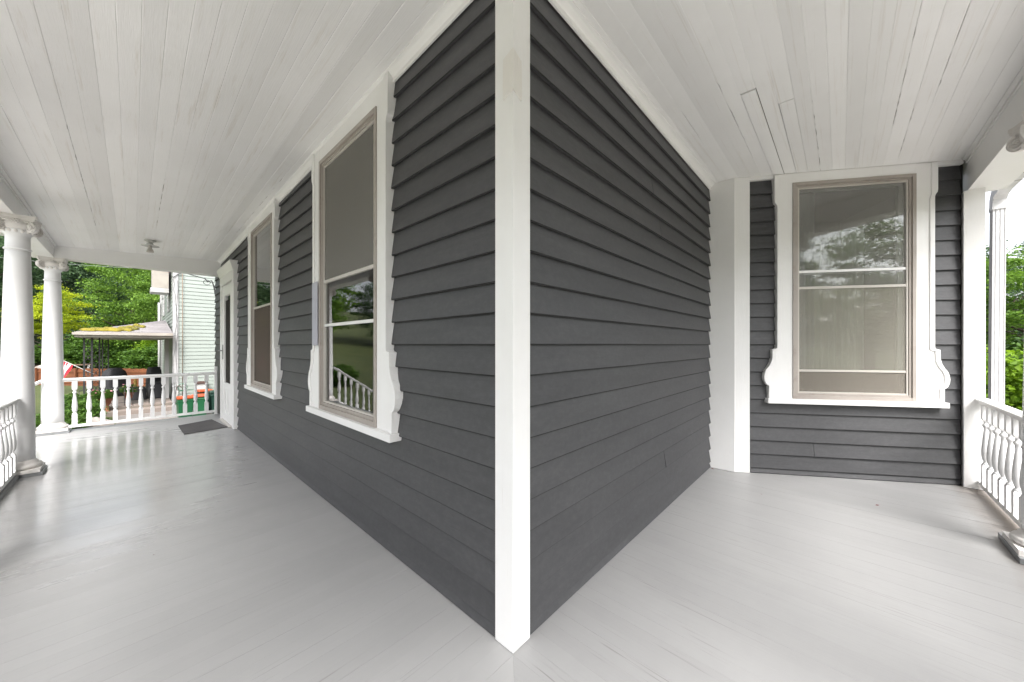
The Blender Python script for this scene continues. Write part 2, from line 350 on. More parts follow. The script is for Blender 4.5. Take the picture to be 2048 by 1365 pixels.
# dead leaves and specks on the floor
for (x,y,r_) in ((2.63,-.50,.010),(3.02,-1.22,.012),(-.42,.05,.004),(-1.0,2.1,.004),(-.62,2.9,.004),(3.05,-.02,.012),(1.75,-1.0,.006)):
    q=MB(); a=random.random()*6
    q.add([(x+r_*1.6*math.cos(a),y+r_*1.6*math.sin(a),.003),(x-r_*.5*math.sin(a),y+r_*.5*math.cos(a),.005),(x-r_*1.4*math.cos(a),y-r_*1.4*math.sin(a),.002),(x+r_*.5*math.sin(a),y-r_*.5*math.cos(a),.001)],[(0,1,2,3)])
    tag(q.build('dry_leaf','dead_leaf'),'tiny dark leaf scrap lying on the grey porch floor','leaf','leaf scraps on the porch floor')

# ------------------------------------------------------------------ porch ceiling
def zc(x,y):
    yy=max(y,0); return 3.0-.022*yy-.05*max(-x,0)*min(yy/3,1)
def zb(y):  # beam soffit height on the left wing
    return 2.70-.13*min(max(y,0)/3,1)
ce=struct('porch_ceiling')
XI=-1.875; YI=-1.845; YE=7.36
def lbeam_x(): pass
CW=.088
def ceil_strip(a,b,run,m0,m1,mat,dz=0,name='ceiling_board'):
    """run 'y': strip between X=a..b from Y=m0(x) to m1; v-grooved edges, centre bead groove, warped edges"""
    b_=MB(); crack=random.random()<(.42 if run=='x' else .22); n=max(2,int(abs(m1-m0(a))/(.06 if crack else .7))+2); rings=[]
    c0=random.uniform(.35,.8); c1=c0+random.uniform(.12,.4)
    gap=.0003; ph=random.random()*6; j0=random.uniform(-.0012,.0012)
    for i in range(n+1):
        t=i/n; ring=[]
        wob=gap*.5+(max(0,random.uniform(-.0012,.0042)) if crack and c0<t<c1 else 0)
        aa,bb=a+gap*.5,b-wob; c=(aa+bb)/2
        prof=[(aa,.012),(aa,.0013),(aa+.003,.0),(bb-.003,0),(bb,.0013),(bb,.012)]
        jz=j0+random.uniform(-.0006,.0006)+dz
        for u,h in prof:
            s0=m0(u); v=s0+(m1-s0)*t
            x,y=(u,v) if run=='y' else (v,u)
            ring.append((x,y,zc(x,y)+h+jz))
        rings.append(ring)
    b_.loft(rings); return b_.build(name,mat,ce)
x=.0
while x>XI:
    a=max(x-CW,XI); ceil_strip(a,x,'y',lambda u:min(u,0) if u<0 else 0, YE,'ceil_y'); x-=CW
y=.022
while y>YI:
    a=max(y-CW,YI)
    m0=lambda u:min(u,0)
    ym=(a+y)/2
    xe=4.12 if ym<-.2 else 3.13
    if abs(ym+.55)<.03:      # board with a replaced, slightly dropped end piece
        ceil_strip(a,y,'x',m0,1.72,'ceil_x'); ceil_strip(a+.004,y-.002,'x',lambda u:1.730,xe,'ceil_x',-.006)
    elif abs(ym+.726)<.03:
        ceil_strip(a,y,'x',m0,2.02,'ceil_x'); ceil_strip(a+.001,y-.003,'x',lambda u:2.022,xe,'ceil_x',-.0015)
    else: ceil_strip(a,y,'x',m0,xe,'ceil_x')
    y-=CW
bk=MB(); 
def zslab(b_,x0,x1,y0,y1,h0,h1):
    b_.loft([[(x0,y,zc(x0,y)+h0),(x1,y,zc(x1,y)+h0),(x1,y,zc(x1,y)+h1),(x0,y,zc(x0,y)+h1)] for y in ([y0]+[v for v in (0,1.5,3,5) if y0<v<y1]+[y1])])
zslab(bk,-2.0,.3,.04,8.3,.0165,.03); bk.box(-2.0,4.6,-2.0,.039,3.0165,3.03); bk.build('ceiling_backing','bare_wood',ce)
# roof over the porch with eaves
rf=MB(); rf.box(-2.55,4.4,-2.55,8.6,3.10,3.2); struct('porch_roof', rf, 'roofing')
# beams
def beam_left(b_,x0,x1,y0,y1,top=.0):
    ys_=[y0]+[v for v in (0,1,2,3,5) if y0<v<y1]+[y1]
    b_.loft([[(x0,y,zb(y)),(x1,y,zb(y)),(x1,y,zc(x1,y)+.015),(x0,y,zc(x0,y)+.015)] for y in ys_])
bl=MB(); beam_left(bl,-2.09,XI,-2.09,7.60); bl.build('beam','white_y',ce,bevel=.003)
br=MB(); br.box(XI+.001,4.25,-2.09,YI,2.70,3.012); br.build('beam','white_x',ce,bevel=.003)
bf=MB(); z_=zb(8); bf.loft([[(x,YE,z_),(x,YE+.22,z_),(x,YE+.22,zc(x,YE)+.014),(x,YE,zc(x,YE)+.014)] for x in (XI+.001,.03)]); bf.build('beam','white_x',ce,bevel=.003)
# eave soffits and fascia outside the beams
ev=MB(); ev.box(-2.5,-2.095,-2.5,8.0,2.90,2.93); ev.box(-2.09,4.4,-2.5,-2.095,3.04,3.07); ev.box(-2.53,-2.505,-2.53,8.0,2.88,3.09); ev.box(-2.5,4.4,-2.53,-2.505,3.02,3.09); ev.build('eave','white',ce)
# crown mouldings along beams and the house walls
def crown_y(x,sgn,y0,y1,zf,size=.045):
    b_=MB(); ys_=[y0]+[v for v in (0,1.5,3,5) if y0<v<y1]+[y1]; pr=[(0,0),(size,0),(size,-.008),(size*.72,-.014),(size*.34,-size*.6),(.010,-size*.75),(.010,-size-.014),(0,-size-.014)]
    b_.loft([[(x+sgn*u,y,zf(x,y)+v-.001) for u,v in pr] for y in ys_]); return b_
def crown_x(y,sgn,x0,x1,zf,size=.045):
    b_=MB(); pr=[(0,0),(size,0),(size,-.008),(size*.72,-.014),(size*.34,-size*.6),(.010,-size*.75),(.010,-size-.014),(0,-size-.014)]
    b_.loft([[(x,y+sgn*u,zf(x,y)+v-.001) for u,v in pr] for x in (x0,x1)]); return b_
crown_y(XI,1,YI,YE,zc,.030).build('crown_moulding','white_y',ce)
crown_x(YI,1,XI+.03,4.09,zc,.030).build('crown_moulding','white_x',ce)
crown_y(.012,-1,.0,YE,zc,.050).build('crown_moulding','white_y',ce)
crown_x(.012,-1,.0,3.09,zc,.050).build('crown_moulding','white_x',ce)

# ------------------------------------------------------------------ the house
house=thing('house','dark grey clapboard house with white corner boards wrapped by the porch','house',(0,0,0))
# local frames (s along wall, o outwards, z)
F1=lambda v:(-v[1], v[0], v[2])                       # wall facing -X, s=+Y
F2=lambda v:(v[0], -v[1], v[2])                       # wall facing -Y, s=+X
P3=(3.105,-.215); T3v=(.5321,-.8467); N3=(-.8467,-.5321)
F3=lambda v:(P3[0]+T3v[0]*v[0]+N3[0]*v[1], P3[1]+T3v[1]*v[0]+N3[1]*v[1], v[2])
WP=-.035   # sheathing plane (outwards coordinate)
PITCH=.1383
def wall_holes(b_, s0,s1,z0,z1,holes):
    cur=s0
    for a,b,c,d in sorted(holes):
        if a>cur: b_.box(cur,a,WP-.10,WP,z0,z1)
        if c>z0: b_.box(a,b,WP-.10,WP,z0,c)
        if d<z1: b_.box(a,b,WP-.10,WP,d,z1)
        cur=b
    if s1>cur: b_.box(cur,s1,WP-.10,WP,z0,z1)
def clap(xf,s0,s1,zb_,zt,waves=.0015):
    n=max(1,int((s1-s0)/.45)); rings=[]; tilt=random.uniform(-.0015,.0015); oj=random.uniform(-.002,.002)
    for i in range(n+1):
        s=s0+(s1-s0)*i/n; dz=tilt*(2*i/n-1)+random.uniform(-waves,waves); oo=oj+random.uniform(-.0008,.0008)
        rings.append([(s,WP+.002,zb_+.004+dz),(s,WP+.027+oo,zb_+dz),(s,WP+.031+oo,zb_+.0048+dz),(s,WP+.009,zt),(s,WP+.002,zt)])
    b_=MB(xf); b_.loft(rings); o=b_.build('clapboard',['siding','lap_shadow'],house)
    for i in range(n): o.data.polygons[i*5+1].material_index=1     # chamfered lower edge, painted near-black as the lap shadow line
    return o
def courses(xf, s0, s1, ztop, openings):
    """openings: (sa,sb,za,zb) kept clear; boards that straddle an opening are split there"""
    k=-10
    while True:
        z0=1.30+k*PITCH; zt=z0+PITCH+.016
        if z0>ztop: break
        lo=max(z0,.004); hi=min(zt,ztop)
        if hi-lo<.012: k+=1; continue
        segs=[(s0,s1)]
        for a,b,c,d in openings:
            if min(hi,z0+PITCH)>c+.01 and z0<d-.01:
                segs=[t for sa,sb in segs for t in ((sa,min(sb,a)),(max(sa,b),sb)) if t[1]-t[0]>.01]
        for sa,sb in segs:
            if sb-sa>1.6 and random.random()<.22:
                j=random.uniform(sa+.5,sb-.4); clap(xf,sa,j-.0008,lo,hi); clap(xf,j+.0008,sb,lo,hi)
            else: clap(xf,sa,sb,lo,hi)
        k+=1
def build_window(xf, c, o_lab, zsill=.767, ztop=2.90, zhead=2.97, mid=1.86, inner=None, low=None, scr_up=None, scr_lo=None, patch=False, refl_ghost=None, curtain=True, grain='white_z'):
    sil=[(.672,zhead),(.672,2.735),(.668,2.71),(.656,2.695),(.648,2.67),(.648,1.275),(.655,1.262),(.690,1.252),(.692,1.165),(.702,1.125),(.722,1.085),(.745,1.055),(.758,1.02),(.764,.98),(.760,.945),(.748,.915),(.735,.90),(.722,.895),(.722,zsill)]
    w_=MB(xf)
    for sg in (-1,1):
        poly=[(c+sg*a,z) for a,z in sil]+[(c+sg*.51,zsill),(c+sg*.51,zhead)]
        w_.prism(poly,WP+.004,.022)
        # raised back-band following the fretted outline
        ins=[(max(a-.036,.0),z) for a,z in sil]
        ins=[(min(a-.036,.625) if z>1.3 else a-.036, z+(.0 if i<2 or z<.91 else (-.012 if a<.70 and z>1.1 else 0))) for i,(a,z) in enumerate(sil)]
        w_.prism([(c+sg*a,z) for a,z in sil]+[(c+sg*a,z) for a,z in reversed(ins)],.0215,.034)
    w_.prism([(c-.51,ztop),(c+.51,ztop),(c+.51,zhead),(c-.51,zhead)],WP+.004,.021)
    wn=w_.build('window',grain,house,bevel=.0015,label=o_lab)
    s_=MB(xf); s_.prism([(c-.74,zsill-.047),(c+.74,zsill-.047),(c+.74,zsill),(c-.74,zsill)],WP,.058); s_.build('sill',grain,wn,bevel=.003)
    fb=zsill+.022
    f_=MB(xf)
    def ring(b_,h,z0,z1,wd,o0,o1,wb=None):
        wb=wb or wd
        b_.box(c-h,c-h+wd,o0,o1,z0,z1); b_.box(c+h-wd,c+h,o0,o1,z0,z1); b_.box(c-h+wd,c+h-wd,o0,o1,z0,z0+wb); b_.box(c-h+wd,c+h-wd,o0,o1,z1-wd,z1)
    ring(f_,.509,zsill+.001,ztop-.001,.030,-.05,.030,.034)
    ring(f_,.479,zsill+.035,ztop-.031,.020,-.06,.018,.022)
    f_.build('frame','taupe',wn,bevel=.002)
    a_=MB(xf)
    gz0=zsill+.058; gz1=ztop-.052
    ring(a_,.458,gz0,gz1,.014,-.012,.010)
    a_.box(c-.444,c+.444,-.014,.008,mid-.012,mid+.012)
    if low: a_.box(c-.444,c+.444,-.012,.007,low-.010,low+.010)
    a_.build('storm_frame','alu',wn,bevel=.001)
    g_=MB(xf); g_.box(c-.444,c+.444,-.006,-.003,mid+.012,gz1-.014); g_.build('pane','glass',wn)
    g_=MB(xf); g_.box(c-.444,c+.444,-.010,-.007,(low or gz0)+.012,mid-.012); g_.build('pane','glass',wn)
    if scr_up: g_=MB(xf); g_.box(c-.444,c+.444,.0,.001,mid+.012,gz1-.014); g_.build('screen',scr_up,wn)
    if scr_lo: g_=MB(xf); g_.box(c-.444,c+.444,.0,.001,gz0+.014,mid-.012); g_.build('screen',scr_lo,wn)
    if low: g_=MB(xf); g_.box(c-.444,c+.444,-.001,.0,gz0+.014,low-.010); g_.build('screen','screen_brown',wn)
    i_=MB(xf)   # inner sash
    if inner:
        m_=MB(xf); m_.box(c-.444,c+.444,-.0025,.005,inner-.011,inner+.011); m_.build('meeting_rail','white_z',wn)
    inner=inner or mid
    ring(i_,.458,zsill+.04,ztop-.04,.040,-.075,-.045,.06); i_.box(c-.418,c+.418,-.072,-.044,inner-.018,inner+.018)
    i_.build('sash','white_z',wn)
    g_=MB(xf); g_.box(c-.418,c+.418,-.062,-.060,zsill+.1,inner-.018); g_.box(c-.418,c+.418,-.062,-.060,inner+.018,ztop-.08); g_.build('inner_pane','glass',wn)
    r_=MB(xf)   # room seen through the glass
    zz0,zz1=.5,2.97
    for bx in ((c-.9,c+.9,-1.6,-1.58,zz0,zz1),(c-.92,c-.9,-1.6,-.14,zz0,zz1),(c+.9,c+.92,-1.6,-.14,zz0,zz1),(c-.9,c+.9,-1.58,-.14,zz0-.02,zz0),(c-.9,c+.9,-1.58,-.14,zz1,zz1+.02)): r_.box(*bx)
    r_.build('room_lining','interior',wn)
    if refl_ghost: 
        g_=MB(xf); g_.box(c-.43,c+.43,-.100,-.097,refl_ghost,ztop-.05); g_.build('ghost_reflection','refl_ghost',wn)  # pale panel painting a ghost reflection of the ceiling in the upper sash
    if curtain=='left':
        k_=MB(xf); pts=[(c-.30+.50*i/40, -.17+.022*math.sin(i*1.3)+.01*math.sin(i*.5)) for i in range(41)]
        rr=[[(a,o,z) for a,o in pts]+[(a,o-.003,z) for a,o in reversed(pts)] for z in (zsill+.03,ztop-.45)]
        k_.loft(rr,True,True); k_.build('curtain','sheer',wn)
    if curtain:
        for sg in ((-1,1) if curtain!='left' else (-1,)):
            k_=MB(xf); pts=[(c+sg*(.44-.20*i/14), -.13+.012*math.sin(i*1.9)) for i in range(15)]
            rr=[[(a,o,z) for a,o in pts]+[(a,o-.004,z) for a,o in reversed(pts)] for z in (zsill+.03,ztop-.03)]
            k_.loft(rr,True,True); k_.build('curtain','curtain',wn)
    return wn
cA,cB,c3=1.68,4.195,1.015
hole=lambda c:(c-.48,c+.48,.80,2.87)
wa=MB(F1); wall_holes(wa,.05,8.05,-.2,3.05,[(cA-.48,cA+.48,.80,2.80),(cB-.48,cB+.48,.80,2.76),(6.0,6.86,.0,2.28)]); wa.build('wall','sheath',house)
wb_=MB(F2); wb_.box(.05,3.14,WP-.10,WP,-.2,3.05); wb_.build('wall','sheath',house)
wc=MB(F3); wall_holes(wc,.02,1.93,-.2,3.05,[(c3-.48,c3+.48,.80,2.87)]); wc.build('wall','sheath',house)
courses(F1,.105,8.04,2.99,[(cA-.60,cA+.60,.765,3.2),(cB-.60,cB+.60,.765,3.2),(5.87,6.96,0,2.55)])
courses(F2,.108,3.084,2.99,[])
courses(F3,.130,1.895,2.965,[(c3-.60,c3+.60,.765,3.2)])
# front corner board (two mitred faces) with the spliced repair
cb=MB(); cb.loft([[(0,0,z),(.112,0,z),(.112,.034,z),(.034,.034,z),(.034,.108,z),(0,.108,z)] for z in (.003,.8,1.6,2.3,2.999)])
cb.build('corner_board','white_z',house,bevel=.0025)
cp=MB(); 
def chev(d,zs): return [(-d,-d,zs[0]),(.050,-d,zs[1]),(.050,.004,zs[1]),(.004,.004,zs[0]+0),(.004,.055,zs[2]),(-d,.055,zs[2])]
cp.loft([chev(.006,(2.369,2.344,2.348)),chev(.007,(2.40,2.38,2.38)),chev(.006,(2.50,2.48,2.48)),chev(.0045,(2.546,2.515,2.523))])
cp.build('splice_block','cream_white',house,bevel=.002,label='spliced repair block set into the white corner board')
# inner corner boards where the bay begins
ib=MB(); ib.box(3.085,3.12,-.215,.045,.003,2.999); ib.build('corner_board','white_z',house,bevel=.002,label='flat white board turning out from the siding at the bay')
ic=MB(F3); ic.box(-.012,.132,WP,.006,.003,2.999); ic.build('corner_board','white_z',house,bevel=.002)
ie=MB(); ie.box(4.075,4.20,-1.945,-1.822,.003,2.70); ie.build('corner_post','white_z',house,bevel=.003)
ih=MB(F3); ih.box(.13,1.90,WP,.012,2.962,2.999); ih.build('head_trim','white_x',house)
# base trim under the siding
for xf,a,b in ((F1,.11,5.8),(F1,7.04,8.04),(F2,.112,3.085),(F3,.132,1.9)):
    q=MB(xf); q.box(a,b,WP,WP+.018,.001,.05); q.build('base_strip','siding',house)
W1=build_window(F1,cA,'tall white window nearest the corner, with a grey screen over the upper sash',zsill=.767,ztop=2.83,zhead=2.965,mid=1.82,inner=1.46,scr_up='screen_grey',refl_ghost=2.42)
gp=MB(F1); gp.box(cA+.515,cA+.646,.0345,.0365,1.295,1.83); gp.build('primer_patch','grey_patch',W1,label='grey primed stretch of the window casing')
W2=build_window(F1,cB,'white window beside the front door, with a brown screen over its lower sash',zsill=.757,ztop=2.79,zhead=2.90,mid=1.775,scr_lo='screen_brown')
W3=build_window(F3,c3,'large white bay window above the low siding, with a raised storm pane',zsill=.767,ztop=2.90,zhead=2.985,mid=1.86,inner=2.02,low=1.045,curtain='left',scr_lo='screen_haze',scr_up='screen_thin')
# rest of the building above and behind
up=MB(); up.box(.04,14,.04,8.0,3.22,6.2); up.build('upper_storey','siding',house)
bkw=MB(); bkw.box(.9,14,8.0,8.06,-1.2,3.2); bkw.box(4.3,14,-1.9,-1.84,-1.2,3.2); bkw.build('wall','siding',house)
fd=MB(); fd.box(.06,14,.06,7.95,-1.2,-.21); fd.build('foundation','stone',house)

# door
d=MB(F1)
Y0,Y1=5.80,7.03
for a,b in ((Y0,5.955),(6.905,Y1)): d.box(a,b,WP,.040,.002,2.32)
d.box(Y0,Y1,WP,.044,2.32,2.50)
d.loft([[(Y0+.01-e,WP,z),(Y1-.01+e,WP,z),(Y1-.01+e,o,z),(Y0+.01-e,o,z)] for z,o,e in ((2.46,.05,0),(2.49,.060,.005),(2.53,.070,.01),(2.575,.088,.02),(2.60,.088,.02))])
door=d.build('door','white_z',house,bevel=.002,label='white front door with a cornice head and a tall narrow storm glass')
q=MB(F1)  # storm door leaf built of stiles and rails
A,B=5.96,6.90
q.box(A,A+.20,-.01,.028,.02,2.30); q.box(B-.20,B,-.01,.028,.02,2.30)
q.box(A+.20,B-.20,-.01,.028,2.13,2.30); q.box(A+.20,B-.20,-.01,.028,.56,.66); q.box(A+.20,B-.20,-.01,.028,.02,.16)
q.box(A+.20,B-.20,-.01,.014,.16,.56); q.box((A+B)/2-.02,(A+B)/2+.02,.0145,.028,.16,.56)
q.build('storm_leaf','white_z',door,bevel=.003)
q=MB(F1); q.box(A+.20,B-.20,.0,.003,.66,2.13); q.build('pane','glass',door)
q=MB(F1); q.box(A+.20,B-.20,.006,.007,.66,2.05); q.build('screen','screen_dark',door)
q=MB(F1); q.box(A,B,-.10,-.06,.02,2.3); q.build('inner_leaf','interior',door)
q=MB(F1); q.box(B-.12,B-.10,.028,.042,1.05,1.30); q.tube([(B-.11,.04,1.20),(B-.11,.085,1.20),(B-.17,.09,1.20)],.009); q.build('handle','steel',door)
q=MB(F1); q.box(A,B,-.0,.075,.002,.018); q.build('threshold','alu',door)

# ------------------------------------------------------------------ columns
def column_mesh_parts(h):
    base=MB(); pr=[(.152,0),(.152,.035)]
    base.box(-.150,.150,-.150,.150,.0005,.034)
    base.lathe([(.135,.034),(.148,.045),(.150,.06),(.143,.075),(.125,.082),(.122,.098),(.112,.108),(.108,.118)],seg=40)
    sh=[]; n=16
    for i in range(n+1):
        t=i/n; r=.106-.029*(t**1.8); sh.append((r,.117+(h-.117-.335)*t))
    shaft=MB(); shaft.lathe(sh,seg=40)
    z1=h-.335
    neck=MB(); neck.lathe([(.078,z1-.002),(.086,z1+.004),(.088,z1+.012),(.084,z1+.020),(.077,z1+.022),(.076,z1+.13),(.082,z1+.15),(.098,z1+.165),(.104,z1+.185),(.10,z1+.20)],seg=40)
    cap=MB()
    # echinus with egg-and-dart knobs
    for k in range(16):
        a=k*math.pi/8; c=(.098*math.cos(a),.098*math.sin(a),z1+.180)
        cap.lathe([(.0,-.018),(.011,-.012),(.015,0),(.011,.013),(.0,.018)],c,8)
    za=h-.105
    # abacus with concave sides
    def ab(e,z):
        ring=[]; 
        for q in range(4):
            a0=math.pi/4+q*math.pi/2; a1=a0+math.pi/2
            p0=Vector((math.cos(a0),math.sin(a0)))*(.188*e); p1=Vector((math.cos(a1),math.sin(a1)))*(.188*e)
            for j in range(8):
                t=j/8; p=p0.lerp(p1,t); m_=(p0+p1)/2; inn=m_.normalized()*(-.030*math.sin(math.pi*t)); pp=p+inn
                if j==0: tang=(p1-p0).normalized(); pp=p+tang*.014; ring.append((pp.x,pp.y,z)); continue
                ring.append((pp.x,pp.y,z))
            ring.append(tuple((p1-(p1-p0).normalized()*.014))+(z,))
        return ring
    cap.loft([ab(.86,za+.045),ab(.93,za+.055),ab(.97,za+.062),ab(.97,za+.075),ab(1.0,za+.082),ab(1.0,za+.1045)])
    for q in range(4):
        a=math.pi/4+q*math.pi/2; e=Vector((math.cos(a),math.sin(a),0)); tn=Vector((-math.sin(a),math.cos(a),0)); up_=Vector((0,0,1))
        cen=e*.134+up_*(za-.006)
        # scroll drum and spiral ridges on both faces
        n=20; prof=[]
        def disc(off,r): return [tuple(cen+tn*off+(e*math.cos(2*math.pi*k/n)+up_*math.sin(2*math.pi*k/n))*r) for k in range(n)]
        cap.loft([disc(-.014,.044),disc(-.017,.050),disc(-.009,.052),disc(.0,.047),disc(.009,.052),disc(.017,.050),disc(.014,.044)],True,True)
        for sg in (-1,1):
            pts=[];rad=[]
            for j in range(46):
                th=j/45*2*math.pi*2.3; r=.050*math.exp(-th*.125); an=math.pi/2-th
                pts.append(tuple(cen+tn*sg*(.0165+.006*j/45)+(e*math.cos(an)+up_*math.sin(an))*r)); rad.append(.0075-.0028*j/45)
            cap.tube(pts,rad,6)
            cap.tube([tuple(cen+tn*sg*.015),tuple(cen+tn*sg*.027)],[.010,.006],10)
            # the scroll band sweeping back into the capital
            an=math.pi/2; p0=cen+tn*sg*.0165+up_*.050
            p2=e*.068+tn*sg*.062+up_*(za+.036); cap.tube([tuple(p0),tuple((p0+p2)/2+up_*.006),tuple(p2)],.0085,6)
    # rosettes in the middle of each side
    for q in range(4):
        a=q*math.pi/2; c=Vector((math.cos(a)*.118,math.sin(a)*.108,za+.040))
        for k in range(6):
            b_=k*math.pi/3; t_=Vector((-math.sin(a),math.cos(a),0)); pc=c+(t_*math.cos(b_)+Vector((0,0,1))*math.sin(b_))*.017
            cap.lathe([(.0,-.010),(.010,-.005),(.012,0),(.010,.005),(.0,.010)],tuple(pc),6)
        cap.lathe([(.0,-.010),(.009,0),(.0,.010)],tuple(c+Vector((math.cos(a),math.sin(a),0))*.008),6)
    core=[(.098,z1+.198),(.112,z1+.215),(.118,za+.047)]
    cap.lathe(core,seg=24)
    return base,shaft,neck,cap
cols=[(-1.868,4.97,zb(5),'white column at the left edge of the picture, nearest the camera'),
      (-1.895,7.47,zb(8),'slim white column at the far corner of the porch, in front of the trees'),
      (2.685,-1.935,2.70,'white column cut off by the right edge of the picture'),
      (-1.885,2.45,zb(2.45),'white porch column behind the camera on the left side'),
      (-1.885,-.10,zb(0),'white porch column on the left side, next to the outer porch corner'),
      (-1.92,-1.935,2.70,'white column at the outer porch corner behind the camera'),
      (.55,-1.935,2.70,'white porch column on the right side, close behind the camera')]
cache={}
for i,(x,y,h,lab) in enumerate(cols):
    H=round(h-.036,3)
    t=thing('porch_column',lab,'column',(x,y,0),'white porch columns')
    pl=MB(); 
    if i==2: pl.box(-.19,.21,-.16,.155,.001,.036)
    else: pl.box(-.165,.165,-.145,.145,.001,.036)
    pl.build('plinth','kick_grey',t,bevel=.002)
    if H not in cache:
        ps=column_mesh_parts(H); names=('base','shaft','neck','capital'); mats=('cream_plaster','white','white','cream_plaster')
        cache[H]=[p_.mesh(nm,mt) for p_,nm,mt in zip(ps,names,mats)]
    for me in cache[H]:
        o=bpy.data.objects.new(me.name.split('.')[0],me); COL.objects.link(o); o.parent=t; o.location=(0,0,.036)

# ------------------------------------------------------------------ railings
def baluster_mesh(h):
    b_=MB(); w_=.026
    def sq(r,z): return [(r,r,z),(-r,r,z),(-r,-r,z),(r,-r,z)]
    b_.loft([sq(w_,0),sq(w_,h*.235),sq(w_*.75,h*.25)])
    b_.loft([sq(w_*.70,h*.80),sq(w_,h*.83),sq(w_,h)])
    k=h/.64
    pr=[(.018,.155),(.025,.160),(.025,.168),(.016,.176),(.016,.184),(.023,.20),(.0285,.235),(.029,.27),(.026,.32),(.0205,.38),(.0155,.43),(.0135,.455),(.0175,.462),(.0235,.472),(.0235,.482),(.0165,.490),(.0150,.50),(.0175,.512),(.0225,.52)]
    b_.lathe([(r,z*k) for r,z in pr],seg=16)
    return b_.mesh('baluster','white')
BAL=None
def railing(label,p0,p1,ztop,zbot,pos,drop=0,capw=.042,group='white porch railings'):
    """straight rail from p0 to p1; pos = distances along it of the balusters; drop = fall of the far end"""
    global BAL
    p0=Vector((p0[0],p0[1],0)); p1=Vector((p1[0],p1[1],0)); L=(p1-p0).length; a=math.atan2(p1.y-p0.y,p1.x-p0.x)
    t=thing('porch_railing',label,'railing',(p0.x,p0.y,0),group,a)
    fz=lambda s:-drop*s/L
    def bar(name,wd,z0,z1,prof=None):
        b_=MB(); pr=prof or [(-wd,z0),(wd,z0),(wd,z1),(-wd,z1)]
        b_.loft([[(s,u,v+fz(s)) for u,v in pr] for s in (0,L)]); return b_.build(name,'white_x' if abs(math.cos(a))>.7 else 'white_y',t,bevel=.002)
    bar('top_rail',capw,0,0,[(-.024,ztop-.052),(.024,ztop-.052),(.024,ztop-.030),(capw,ztop-.026),(capw,ztop-.010),(capw*.6,ztop),(-capw*.6,ztop),(-capw,ztop-.010),(-capw,ztop-.026),(-.024,ztop-.030)])
    bar('bottom_rail',.028,zbot-.018,zbot+.018)
    h=ztop-.052-(zbot+.018)
    if BAL is None: BAL={}
    if round(h,3) not in BAL: BAL[round(h,3)]=baluster_mesh(h)
    for s in pos:
        o=bpy.data.objects.new('baluster',BAL[round(h,3)]); COL.objects.link(o); o.parent=t; o.location=(s,random.uniform(-.002,.002),zbot+.018+fz(s)); o.rotation_euler=(0,0,random.uniform(-.03,.03))
    return t
bx=[-1.678,-1.539,-1.401,-1.27,-1.129,-.989,-.856,-.724,-.594,-.453,-.314,-.164]
r=railing('white turned-baluster railing across the far end of the porch beside the door',(-1.80,7.46),(-.03,7.46),.80,.075,[b-(-1.80)-.012 for b in bx])
q=MB(); q.box(1.735,1.775,-.02,.02,.01,.90); q.build('end_post','white_z',r,bevel=.003)
railing('white railing section at the right edge, between corner post and column',(4.078,-1.93),(2.78,-1.93),.825,.066,[4.078-x for x in (3.97,3.81,3.665,3.515,3.37,3.22,3.07,2.92)])
railing('white railing section at the left edge, ending at the nearest column',(-1.885,4.87),(-1.885,2.55),.785,.066,[.06+.148*i for i in range(16)])
railing('white porch railing on the left side next to the camera',(-1.885,2.35),(-1.885,0.0),.785,.066,[.10+.148*i for i in range(15)])
railing('short white porch railing at the outer porch corner',(-1.885,-.20),(-1.885,-1.83),.785,.066,[.08+.148*i for i in range(10)])
railing('white porch railing behind the camera next to the outer corner',(-1.81,-1.93),(.44,-1.93),.785,.066,[.10+.148*i for i in range(14)])
railing('white porch railing behind the camera on the right side',(.66,-1.93),(2.57,-1.93),.785,.066,[.10+.148*i for i in range(12)])
# grey kick boards under the left railing
kb=MB(); kb.box(-1.925,-1.842,2.45,4.822,.001,.034); kb.build('kick_board','kick_grey',fl,bevel=.002)
# steps going down to the left between the two far columns, with a falling handrail
railing('white stair handrail falling away from the far corner column',(-1.99,7.36),(-3.25,7.36),.80,.075,[.10+.14*i for i in range(8)],drop=.86)
railing('white stair handrail falling away from the nearest left column',(-1.99,5.12),(-3.25,5.12),.80,.075,[.10+.14*i for i in range(8)],drop=.86)
st=MB()
for i in range(5): st.box(-2.06-.27*(i+1),-2.06-.27*i,5.05,7.42,GZ-.05,-.03-.19*(i+1)+.02)
so=st.build('porch_steps','kick_grey'); tag(so,'grey wooden steps leading down from the left side of the porch','steps')

# ------------------------------------------------------------------ doormat, lamp, downspout
mt=MB(); 
mt.loft([[(-.585,5.94,z),(-.075,6.05,z),(-.16,6.97,z),(-.60,6.74,z)] for z in (.002,.011)])
tag(mt.build('doormat','door_mat',bevel=.003),'thin dark grey doormat lying in front of the white door','doormat')
lx,ly=-.92,6.32; lz=zc(lx,ly)
lt=thing('ceiling_light','small white porcelain lampholder with a bare bulb under the porch ceiling','ceiling light',(lx,ly,lz))
q=MB(); q.lathe([(.062,-.001),(.062,-.008),(.052,-.016),(.042,-.022),(.030,-.030),(.028,-.048),(.036,-.058),(.045,-.062),(.045,-.070),(.030,-.074)]); q.build('lamp_holder','porcelain',lt)
q=MB(); q.lathe([(.030,-.072),(.095,-.080),(.098,-.083),(.095,-.086),(.028,-.078)],seg=32); q.build('shade_disc','porcelain',lt)
q=MB(); q.lathe([(.016,-.080),(.018,-.105),(.022,-.120),(.034,-.145),(.040,-.165),(.036,-.176),(.006,-.180)],seg=20); q.build('bulb','alu',lt)

